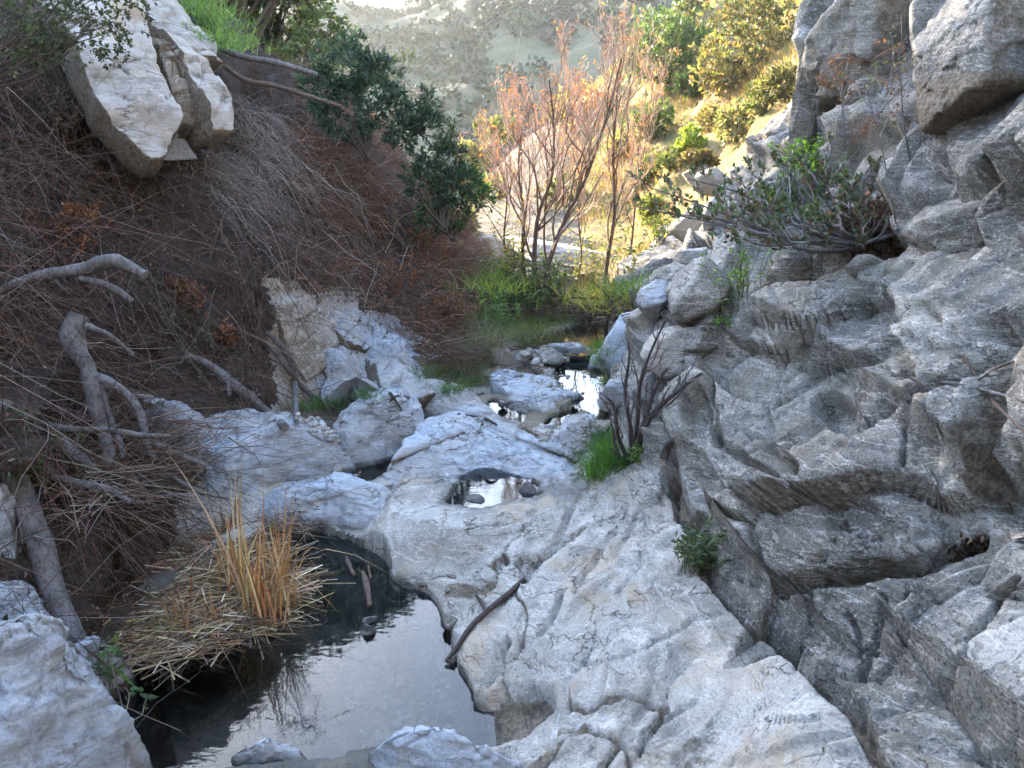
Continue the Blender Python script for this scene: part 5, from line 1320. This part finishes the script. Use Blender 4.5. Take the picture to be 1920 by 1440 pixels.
for lab, u, v, r_, sd in [('grey-brown dry bush at the foot of the large cream slab', 215, 300, 52, 21), ('tangled dark dry bush left of the large cream slab', 95, 215, 60, 22), ('thin dry bush under the notch of the upper cream slab', 430, 265, 38, 23)]:
    h_ = hit(u, v); g = np.random.default_rng(700 + sd)
    lb = [(u + g.normal() * r_ * .5, v + g.normal() * r_ * .3, h_[1] - .12, r_ * g.uniform(.5, .8)) for _ in range(4)]
    shrub('dry_bush', lab, 'shrub', lb, h_ + np.array([-.1, .1, -.05]), 150, 6, .035, .012, [(.1,.065,.045), (.14,.1,.075), (.06,.04,.03)], 700 + sd, 'dry bushes round the cream slabs', stem=.006, nst=80, bark=(.12,.09,.07), shell=.2, amt=.4)
# ------------------------------------------------------------------ the bare trees by the stream
GT = 'bare willows by the stream'
def bare_tree(label, trunk, r0, seed, nk=(14, 9, 7), twig=None, leaves=110, long0=None, bark=None):
    pts = [P(*a) for a in trunk]
    base = pts[0].copy(); base[2] = drop(base[0], base[1], base[2] + 1.5)[0][2] - 0.03
    pts[0] = base
    root = empty('bare_tree', base)
    r0 *= .78
    lv = branchy(np.array(pts), r0, r0 * .22, 3, seed, nk, ratio=.5, spread=.68, up=.75, start=.25, long0=long0)
    tube_obj('trunk', [lv[0][0]], M_BARK, root, base, 8, 22, rough=.08, seed=seed)
    b = Bag(); pathset(b, lv[1], 8, 5, [bark or (.13,.085,.065)], seed, .003); b.build('branches', M_TWIG, root, base)
    b = Bag(); tw = twig or [(.5,.34,.25), (.56,.4,.3), (.4,.25,.17)]
    pathset(b, lv[2], 6, 3, tw, seed + 1, .0026); pathset(b, lv[3], 4, 3, tw, seed + 2, .0017)
    b.build('twigs', M_TWIG, root, base)
    g = np.random.default_rng(seed)
    tips = np.array([p_[-1] for p_, r_ in lv[3]])
    k = g.choice(len(tips), min(leaves, len(tips)), replace=False)
    V, T = leaf_mesh(tips[k], g.normal(size=(len(k), 3)) + np.array([0, 0, -.8]), g.uniform(.05, .1, len(k)), g.uniform(.012, .022, len(k)), seed)
    b = Bag(); b.tris(V, T, vary([(.5,.16,.05), (.55,.3,.06), (.4,.12,.05)], len(k), 4, seed, .2)); b.build('leaves', M_LEAF, root, base)
    return tag(root, label, 'tree', GT)
bare_tree('leftmost bare willow of the shaded clump, straight and slender', [(985,560,12.4),(980,470,12.4),(982,400,12.4),(972,310,12.4),(985,200,12.3)], .045, 401)
bare_tree('central bare willow of the clump, dark trunk kinked to the right', [(1003,565,12.2),(1002,480,12.2),(1010,400,12.2),(1035,330,12.2),(1038,230,12.2),(1030,150,12.1)], .055, 402)
bare_tree('bare willow leaning right out of the clump', [(1012,570,12.0),(1030,490,12.0),(1060,410,12.0),(1100,330,11.9),(1140,210,11.8),(1165,110,11.7)], .055, 403)
bare_tree('sunlit single bare willow standing right of the clump', [(1130,560,12.6),(1140,480,12.6),(1152,400,12.6),(1150,280,12.6),(1160,160,12.6),(1180,60,12.6)], .05, 404, twig=[(.46,.31,.22), (.5,.35,.25)])
bare_tree('thin bare sapling with crooked top between the clump and the sunlit willow', [(1075,560,12.9),(1090,480,12.9),(1085,400,12.9),(1105,300,12.9),(1100,190,12.9)], .025, 405)
bare_tree('pale thin bare sapling at the left of the clump', [(955,540,13),(945,450,13),(950,360,13),(930,280,13),(960,180,13)], .025, 406)
bare_tree('slim bare willow with a feathery top behind the sunlit one', [(1175,545,13.3),(1185,450,13.3),(1195,350,13.3),(1215,240,13.3),(1225,140,13.3)], .028, 407, twig=[(.46,.31,.22), (.5,.35,.25)])
bare_tree('wispy bare willow sapling right behind the central trunk', [(1030,555,13.2),(1020,450,13.2),(1030,340,13.2),(1070,240,13.2),(1080,130,13.2)], .03, 408)
def clump_stems(name, label, cat, spots, n, Lr, cols, seed, leafcol, nleaf, L=.06, group=None, spread=.12):
    """upright leafy stems"""
    g = np.random.default_rng(seed)
    R0 = np.array([hit(u, v) for u, v in spots]); c = R0.mean(0)
    root = empty(name, c)
    k = g.integers(0, len(R0), n); roots = R0[k] + g.normal(size=(n, 3)) * np.array([spread, spread, 0])
    Ls = g.uniform(*Lr, n)
    X, rad = strands(roots, np.column_stack([g.normal(size=(n, 2)) * .25, np.ones(n)]), Ls, .004, .1, .1, 6, seed)
    V, F = tubes(X, rad, 3); b = Bag(); b.quads(V, F, vary(cols, n, 18, seed, .25)); b.build('stems', M_TWIG, root, c)
    j = g.integers(0, n, nleaf); t = g.uniform(.25, 1, nleaf) * 4.99; i0 = t.astype(int); f = (t - i0)[:, None]
    lp = X[j, i0] * (1 - f) + X[j, i0 + 1] * f
    LL = L * g.uniform(.6, 1.3, nleaf)
    V, T = leaf_mesh(lp, np.column_stack([g.normal(size=(nleaf, 2)), g.uniform(-.2, 1, nleaf)]), LL, LL * .33, seed)
    b = Bag(); b.tris(V, T, vary(leafcol, nleaf, 4, seed, .3)); b.build('leaves', M_LEAF, root, c)
    return tag(root, label, cat, group)
clump_stems('undergrowth_bush', 'dark leafy undergrowth round the feet of the bare willow clump', 'bush', [(960,580),(985,585),(1005,590),(1030,585),(1045,570),(970,565),(990,600),(1020,600)], 230, (.35,1.0), [(.1,.06,.04), (.16,.1,.06)], 411, [(.05,.09,.03), (.07,.11,.04), (.1,.12,.05), (.035,.055,.02)], 3600, .075, spread=.2)
clump_stems('undergrowth_bush', 'yellow-leaved stems at the left of the bare willow clump', 'bush', [(945,540),(955,545),(965,530)], 45, (.6,1.5), [(.25,.16,.09)], 412, [(.3,.24,.05), (.22,.22,.06)], 420, .07)
clump_stems('undergrowth_bush', 'sunlit leafy stems round the foot of the single willow', 'bush', [(1085,545),(1100,540),(1140,545),(1160,540),(1120,530)], 90, (.5,1.4), [(.3,.18,.09), (.36,.22,.12)], 413, [(.14,.17,.04), (.26,.22,.05), (.09,.13,.04)], 900, .07, spread=.16)
tuft('dry_grass_tuft', 'rounded brown tuft of dry grass at the foot of the single willow', 'grass tuft', [(1085,570),(1095,575),(1105,570)], 900, (.25,.5), (.004,.008), [(.26,.18,.07), (.32,.23,.09), (.18,.13,.05)], 414, .15, .6, 1.0)
clump_stems('leafy_weed', 'light green leafy weed beside the sedge at the stream edge', 'plant', [(940,600),(925,610),(900,590)], 50, (.2,.5), [(.1,.12,.04)], 415, [(.09,.17,.05), (.12,.2,.06)], 700, .06)

# ------------------------------------------------------------------ plants on the right wall
def manzanita():
    base = hit(1612, 462, .05)
    root = empty('spreading_shrub', base)
    y0 = base[1]
    ends = [(1185,385,-.1),(1215,350,.1),(1245,400,0),(1290,335,.3),(1330,420,-.3),(1350,360,.2),(1400,320,.4),(1380,440,-.4),(1430,380,-.1),(1470,350,.3),(1480,420,-.4),(1500,300,.4),(1540,330,0),(1560,270,.3),(1590,340,-.3),(1640,300,.1),(1690,330,-.2),(1540,400,-.5),(1450,300,.3),(1730,300,-.1),(1850,298,-.4),(1300,400,.1),(1390,395,-.1),(1620,370,-.4)]
    g = np.random.default_rng(3)
    mains = []
    for u, v, dy in ends:
        e = P(u, v, y0 + dy * 1.2 + .1)
        m1 = base + (e - base) * .35 + np.array([0, -.05, -.06]) + g.normal(size=3) * .05
        m2 = base + (e - base) * .7 + g.normal(size=3) * .05
        mains.append((np.array([base + g.normal(size=3) * .02, m1, m2, e]), np.array([.016, .005]) * g.uniform(.7, 1.2)))
    tube_obj('branch', mains, M_LOG, root, base, 6, 12, rough=.1, seed=4)
    subs, twl = [], []
    for k, (pts, rad) in enumerate(mains):
        lv = branchy(pts, rad[0], rad[1], 2, 500 + k, (7, 5), ratio=.32, spread=.8, up=.5, start=.35)
        subs += lv[1]; twl += lv[2]
    b = Bag(); pathset(b, subs, 6, 4, [(.28,.25,.24), (.2,.17,.16), (.36,.33,.32)], 5, .0025); pathset(b, twl, 4, 3, [(.26,.22,.2), (.17,.12,.1)], 6, .0015)
    b.build('twigs', M_TWIG, root, base)
    cen, dr = [], []
    for p_, r_ in twl:
        for t in (.4, .7, .95):
            cen.append(p_[0] + (p_[-1] - p_[0]) * t); dr.append(unit(p_[-1] - p_[0]) + .7 * g.normal(size=3) + np.array([0, 0, .5]))
    cen = np.array(cen); dr = np.array(dr); n = len(cen)
    V, T = leaf_mesh(cen, dr, g.uniform(.03, .055, n), g.uniform(.02, .032, n), 7)
    b = Bag(); b.tris(V, T, vary([(.06,.085,.045), (.085,.11,.06), (.045,.06,.035), (.05,.07,.04), (.07,.1,.05), (.05,.08,.04), (.13,.06,.04)], n, 4, 8, .25)); b.build('leaves', M_LEAF, root, base)
    tag(root, 'grey-branched spreading shrub with small oval leaves on the right rock ledge', 'shrub')
manzanita()
def stems(name, label, paths, r, seed, leafn=0, leafcol=None, cat='shrub', nk=(6, 4), mat=None, cols=None, ratio=.4, spread=.7, group=None, up=.4, L=.03, long0=None):
    base = P(*paths[0][0]) if len(paths[0][0]) == 3 else hit(*paths[0][0])
    root = empty(name, base); subs, tw, mains = [], [], []
    for k, pth in enumerate(paths):
        pts = np.array([P(*a) if len(a) == 3 else hit(*a, .03) for a in pth])
        rk = r * (1 if k == 0 else .65)
        mains.append((pts, np.array([rk, rk * .3])))
        lv = branchy(pts, rk, rk * .3, 2, seed + k, nk, ratio=ratio, spread=spread, up=up, start=.35, long0=long0)
        subs += lv[1]; tw += lv[2]
    for m_ in mains:
        tube_obj('stem', [m_], mat or M_DARKWOOD, root, base, 7, 14, rough=.12, seed=seed)
    cl = cols or [(.1,.07,.06), (.07,.05,.045)]
    b = Bag(); pathset(b, subs, 6, 4, cl, seed, .002); pathset(b, tw, 4, 3, cl, seed + 1, .0014); b.build('twigs', M_TWIG, root, base)
    if leafn:
        g = np.random.default_rng(seed); tips = np.array([p_[-1] for p_, _ in tw]); k = g.integers(0, len(tips), leafn)
        V, T = leaf_mesh(tips[k] + g.normal(size=(leafn, 3)) * .02, g.normal(size=(leafn, 3)), L * g.uniform(.6, 1.3, leafn), L * .45, seed)
        b = Bag(); b.tris(V, T, vary(leafcol, leafn, 4, seed, .3)); b.build('leaves', M_LEAF, root, base)
    return tag(root, label, cat, group)
yb = float(hit(1185, 866)[1])
stems('bare_shrub', 'leafless dark forked shrub at the foot of the right wall by the grass', [[(1183,872,yb),(1200,820,yb-.12),(1225,775,yb-.22),(1275,730,yb-.32),(1315,700,yb-.38)], [(1183,868,yb),(1182,800,yb),(1172,740,yb),(1180,670,yb),(1178,640,yb)], [(1186,860,yb),(1195,790,yb-.12),(1200,720,yb-.2),(1220,660,yb-.25),(1248,600,yb-.3)], [(1180,868,yb),(1160,820,yb-.05),(1150,760,yb-.1),(1125,735,yb-.1)], [(1200,815,yb-.14),(1225,740,yb-.25),(1250,690,yb-.3)], [(1178,870,yb),(1158,850,yb-.05),(1148,800,yb-.05)]], .03, 420, nk=(8, 5), spread=.7, cols=[(.09,.07,.07), (.12,.1,.1), (.06,.05,.05)])
stems('leggy_stems', 'thin pale bare stems rising in the dark recess of the right wall', [[(1712,400,5.6),(1710,320,5.6),(1695,240,5.6),(1690,170,5.6),(1685,90,5.6)], [(1700,400,5.6),(1722,300,5.6),(1725,200,5.6),(1715,130,5.6)], [(1600,330,6.2),(1585,250,6.2),(1578,180,6.2),(1590,110,6.2)], [(1680,420,5.5),(1650,260,5.6),(1625,170,5.6)]], .009, 430, 160, [(.08,.1,.05), (.12,.14,.07)], nk=(6, 4), mat=M_LOG, cols=[(.3,.27,.25), (.2,.16,.14)], spread=.8)
stems('hanging_roots', 'tangle of rusty dry twigs hanging in the recess under the cliff top', [[(1700,90,6.2),(1660,120,6.2),(1600,110,6.2),(1550,130,6.2)], [(1690,130,6.1),(1620,160,6.1),(1560,140,6.1)], [(1705,150,6.0),(1640,220,6.1),(1600,260,6.1)], [(1690,30,6.3),(1690,100,6.2),(1670,170,6.1)]], .005, 440, 260, [(.17,.07,.03), (.13,.06,.03)], nk=(9, 6), mat=M_BARK, cols=[(.14,.07,.04), (.2,.11,.07)], spread=1.1, ratio=.45, up=-.3, cat='twigs')
def sprig(label, spots, n, L, cols, seed, name='green_plant', nl=120, Lr=(.08, .2), spread=.03, width=.4):
    return clump_stems(name, label, 'plant', spots, n, Lr, [(.1,.1,.05)], seed, cols, nl, L, None, spread)
LIME = [(.13,.25,.03), (.17,.3,.04), (.09,.18,.025)]
sprig('bright lime-green feathery plant behind the spreading shrub', [(1505,340),(1520,330),(1490,345),(1530,320)], 60, .05, LIME, 451, nl=700, Lr=(.15,.45), spread=.08)
sprig('small lime-green tuft under the spreading shrub', [(1440,385),(1455,380)], 20, .04, LIME, 452, nl=200, Lr=(.08,.2))
sprig('light green sprigs growing on brown stems in the wall crevice', [(1385,580),(1370,590),(1400,560),(1360,600),(1390,540)], 32, .045, [(.11,.2,.04), (.15,.25,.06)], 453, nl=260, Lr=(.25,.6), spread=.07)
sprig('tiny green sprig below the overhanging square block', [(1352,618),(1348,622)], 8, .04, [(.12,.22,.04)], 454, nl=60, Lr=(.06,.14))
sprig('narrow-leaved grey-green plant rooted in the diagonal crack', [(1300,1080),(1315,1075),(1330,1070),(1290,1060)], 40, .045, [(.06,.085,.04), (.09,.12,.06)], 455, nl=650, Lr=(.12,.32), spread=.03)
sprig('low green plant at the foot of the bare dark shrub', [(1190,860),(1200,855),(1195,870)], 22, .035, [(.08,.15,.03)], 456, nl=220, Lr=(.05,.14))
sprig('broad-leaved green plant on the right bank above the cream rock', [(1235,450),(1245,455),(1228,460)], 26, .07, [(.13,.19,.04), (.2,.24,.06)], 457, nl=300, Lr=(.2,.5), spread=.08)
sprig('slender leafy weed standing in front of the near boulder', [(205,1300),(208,1302)], 4, .07, [(.06,.09,.04)], 458, nl=50, Lr=(.25,.4), spread=.01)
sprig('leafy weed among sticks right of the leaning log', [(130,880),(128,885)], 6, .08, [(.1,.13,.04), (.15,.15,.05)], 459, nl=60, Lr=(.2,.4), spread=.015)
stems('tall_weed_stem', 'single brown weed stem rising from the near boulder at the pool', [[(238,1400),(232,1340,3.15),(218,1280,3.2),(205,1230,3.25)]], .008, 460, 26, [(.06,.1,.04)], cat='plant', nk=(4, 2), cols=[(.25,.2,.16)], mat=M_LOG, L=.06, ratio=.3)

# ------------------------------------------------------------------ the sunlit hillside
hm = ishill.reshape(NR - 1, NC - 1); hmask = np.zeros((NR, NC)); hmask[:-1, :-1] = hm
hmask *= (Y2 < 36)
thin = smooth(11, 15, Y2)
def grass_field(name, n, mask, Lr, wr, cols, seed, splay=.35, droop=.5):
    X, Nv = scatter(n, mask, seed); g = np.random.default_rng(seed)
    d = np.column_stack([g.normal(size=(n, 2)) * splay, np.ones(n)]) + .3 * Nv
    sc = np.clip(X[:, 1] / 16, .7, 2.0)
    V, F, nv = blades(X, d, g.uniform(*Lr, n), g.uniform(*wr, n) * sc, droop * g.uniform(.2, 1.5, n), seed, 3)
    return tag(mesh_np(name, V, F, M_GRASS, col=vary(cols, n, nv, seed, .3)), kind='stuff')
patchy = np.clip(F2(fbm(Q * 0.5, 3, 95)) + .45, .03, 1.4)
greeny = (F2(fbm(Q * 0.45 + 4, 3, 96)) > .25) * 1.0
grass_field('dry_grass', 36000, hmask * patchy * (1 - .8 * greeny), (.12, .4), (.008, .016), YELLOW + [(.36,.22,.1)], 311)
grass_field('green_grass', 12000, hmask * greeny * (U_ > 1100), (.08, .25), (.008, .016), [(.16,.22,.04), (.2,.24,.05), (.11,.16,.035)], 312)
fleck('low_scrub', 9000, hmask * patchy * smooth(.2, .6, F2(fbm(Q * .8, 3, 97))), .09, OLIVE + [(.2,.13,.06)], 313, lift=.35)
GHS = 'shrubs on the sunlit hillside'
def hill_shrub(label, u, v, rp, cols, seed, n=170, L=.09, Wd=.04, name='hillside_shrub', lobes=3, y=None, stem=.015, **kw):
    b0 = hit(u, v + rp * .75); y = y or b0[1]
    g = np.random.default_rng(seed)
    lb = [(u + g.normal() * rp * .35, v + g.normal() * rp * .25, y + g.normal() * .12, rp * g.uniform(.55, .85)) for _ in range(lobes)]
    return shrub(name, label, 'shrub', lb, b0, n, 8, L * y / 14, Wd * y / 14, cols, seed, GHS, stem=stem, **kw)
hill_shrub('big round green bush high on the hillside, left of the olive thicket', 1255, 95, 85, [(.07,.11,.03), (.1,.14,.04), (.05,.08,.025)], 601, n=620, lobes=6)
hill_shrub('olive brown thicket beside the dark pinnacle at the top', 1420, 55, 100, OLIVE + [(.16,.11,.05)], 602, n=620, lobes=7)
hill_shrub('yellowish thicket hanging above the grassy slope', 1365, 110, 70, [(.2,.18,.06), (.14,.14,.05), (.2,.14,.07)], 603, n=380, lobes=5)
hill_shrub('small dark green bush between the round bush and the thicket', 1315, 150, 36, [(.06,.1,.03), (.09,.12,.04)], 604)
hill_shrub('green leafy bush low under the round bush', 1215, 235, 42, BRIGHT, 605, n=220)
hill_shrub('lime patch of bush halfway up the slope', 1290, 265, 30, [(.17,.22,.04), (.2,.24,.05)], 606)
hill_shrub('grey-green round shrub in the yellow grass', 1375, 225, 42, [(.2,.19,.09), (.16,.16,.08)], 607, n=220)
hill_shrub('pale dry shrub left of the grey-green one', 1330, 215, 30, [(.26,.21,.1)], 608)
hill_shrub('green bush at the foot of the far slope, left of the willows', 930, 245, 34, [(.14,.16,.05), (.17,.18,.06)], 609, y=24)
hill_shrub('pale bush on the spur above the bright green shrub', 885, 290, 30, [(.2,.2,.09), (.24,.22,.1)], 610, y=24)
hill_shrub('brown dry bush below the pale bush on the spur', 905, 350, 32, [(.2,.15,.08), (.15,.13,.07)], 611, y=20)
hill_shrub('yellow-green bush near the water behind the willows', 870, 420, 34, [(.18,.18,.07), (.13,.15,.05)], 612, y=14.5)
hill_shrub('golden bush behind the top of the willow clump', 1060, 215, 38, [(.3,.22,.07), (.22,.19,.06)], 613)
hill_shrub('orange-brown bush behind the right willow', 1110, 190, 34, [(.33,.18,.07), (.26,.16,.06)], 614)
hill_shrub('olive bush low on the spur between the willow trunks', 1055, 360, 34, [(.16,.16,.06), (.2,.18,.07)], 615)
hill_shrub('dry olive bush right of the single willow', 1205, 330, 34, OLIVE, 616)
hill_shrub('small green bush on the bank above the pale rocks', 1225, 395, 26, [(.17,.18,.05)], 617)
hill_shrub('lone golden bush right of the willow tops', 1165, 270, 28, [(.28,.22,.07), (.2,.19,.06)], 618)
hill_shrub('brown shrub on the skyline right of the round bush', 1290, 25, 40, [(.15,.12,.06), (.11,.11,.05)], 619)
hill_shrub('thin tall bush on the skyline left of the round bush', 1205, 100, 30, [(.2,.19,.07)], 620)

hill_shrub('olive bush on the steep yellow slope under the thicket', 1430, 190, 34, OLIVE, 621)
hill_shrub('grey-olive bush against the dark pinnacle on the yellow slope', 1470, 160, 32, [(.13,.12,.06), (.1,.1,.045)], 622)
hill_shrub('brown bush in the middle of the crumbling slope', 1300, 300, 26, [(.15,.11,.055), (.12,.1,.045)], 623)
hill_shrub('dull green bush beside the crumbling slope', 1255, 300, 26, [(.11,.125,.045)], 624)
# ---- stones lying on the bed of the big pool
def sunk(n, seed):
    g = np.random.default_rng(seed); X, F = crag_shape(8, 10, 8, .08, .03); X = X.reshape(-1, 3); Vs, Fs, dn = [], [], 0
    for i in range(n):
        q = G(g.uniform(600, 860), g.uniform(1150, 1390), -.18); q = np.array([q[0], q[1], ground(q[0], q[1]) + .01])
        s_ = g.uniform(.02, .09)
        Vs.append(rot(X * np.array([s_, s_ * .75, s_ * .3]), 0, 0, g.uniform(0, 360)) + q); Fs.append(F + dn); dn += len(X)
    V = np.vstack(Vs)
    tag(mesh_np('sunken_stones', V, np.vstack(Fs), M_MOSSROCK, attrs={'wet': np.zeros(len(V)), 'dirt_shade': np.zeros(len(V))}), kind='stuff')
sunk(60, 74)
# ---- pebbles on the sand and gravel
def pebbles(spots, n, size, spread, seed):
    g = np.random.default_rng(seed); X, F = crag_shape(5, 10, 5, .08, .0); X = X.reshape(-1, 3)
    R0 = np.array([hit(u, v) for u, v in spots]); Vs, Fs, dn = [], [], 0
    for i in range(n):
        c = R0[g.integers(len(R0))] + np.array([g.normal() * spread, g.normal() * spread, 0])
        q, _ = drop(c[0], c[1], c[2] + .25)
        s_ = size * np.exp(g.normal() * .5)
        Vs.append(rot(X * np.array([s_, s_ * .8, s_ * .55]), 0, 0, g.uniform(0, 360)) + q); Fs.append(F + dn); dn += len(X)
    V = np.vstack(Vs)
    tag(mesh_np('pebbles', V, np.vstack(Fs), M_APRON, attrs={'wet': np.zeros(len(V)), 'dirt_shade': np.zeros(len(V))}), kind='stuff')
pebbles([(1000,690),(1020,700),(985,680),(1030,720),(960,690),(1010,670)], 260, .016, .16, 71)
pebbles([(1090,860),(1100,880),(1085,845),(1105,900),(1020,815)], 260, .014, .07, 72)
pebbles([(590,800),(605,815),(580,790),(620,830)], 120, .02, .09, 73)
# ------------------------------------------------------------------ scrub of the far hill
g = np.random.default_rng(55)
n = 7000
sx = g.uniform(-45, 45, n); sy = g.uniform(40, 118, n)
den = fbm(np.column_stack([sx * .2, sy * .14, sx * 0]), 4, 78)
k = den > -.4; sx, sy = sx[k], sy[k]; n = len(sx)
sz = far_height(sx[None], sy[None])[0]
rr = g.uniform(.35, 1.2, n)
per = 26
d = unit(g.normal(size=(n * per, 3))); d[:, 2] = np.abs(d[:, 2])
c = np.repeat(np.column_stack([sx, sy, sz]), per, 0) + d * np.repeat(rr, per)[:, None] * np.array([1, 1, .8]) * g.uniform(.5, 1, (n * per, 1))
V, T = leaf_mesh(c, g.normal(size=d.shape), .5 * np.repeat(rr, per) ** .5, .34, 56)
b = Bag(); b.tris(V, T, np.repeat(np.repeat(vary([(.04,.048,.027), (.052,.055,.033), (.03,.038,.023), (.065,.058,.038)], n, 1, 57, .2), per, 0), 4, 0))
tag(b.build('chaparral', M_TWIG), kind='stuff')

# ------------------------------------------------------------------ air
def haze_box():
    m, nt, out = new_mat('pale_haze')
    pv = nt.nodes.new('ShaderNodeVolumePrincipled')
    pv.inputs['Color'].default_value = (1, 1, 1, 1)
    pv.inputs['Density'].default_value = HAZE
    pv.inputs['Anisotropy'].default_value = 0.65
    nt.links.new(pv.outputs[0], out.inputs['Volume'])
    lo = np.array([-1000, -700, -2.4]); hi = np.array([1000, 1300, 60.0])
    V = np.array([[x, y, z] for z in (lo[2], hi[2]) for y in (lo[1], hi[1]) for x in (lo[0], hi[0])])
    F = np.array([[0, 2, 3, 1], [4, 5, 7, 6], [0, 1, 5, 4], [2, 6, 7, 3], [0, 4, 6, 2], [1, 3, 7, 5]])
    tag(mesh_np('haze', V, F, m, smooth_=False), kind='stuff')
HAZE = 0.00045
if HAZE: haze_box()
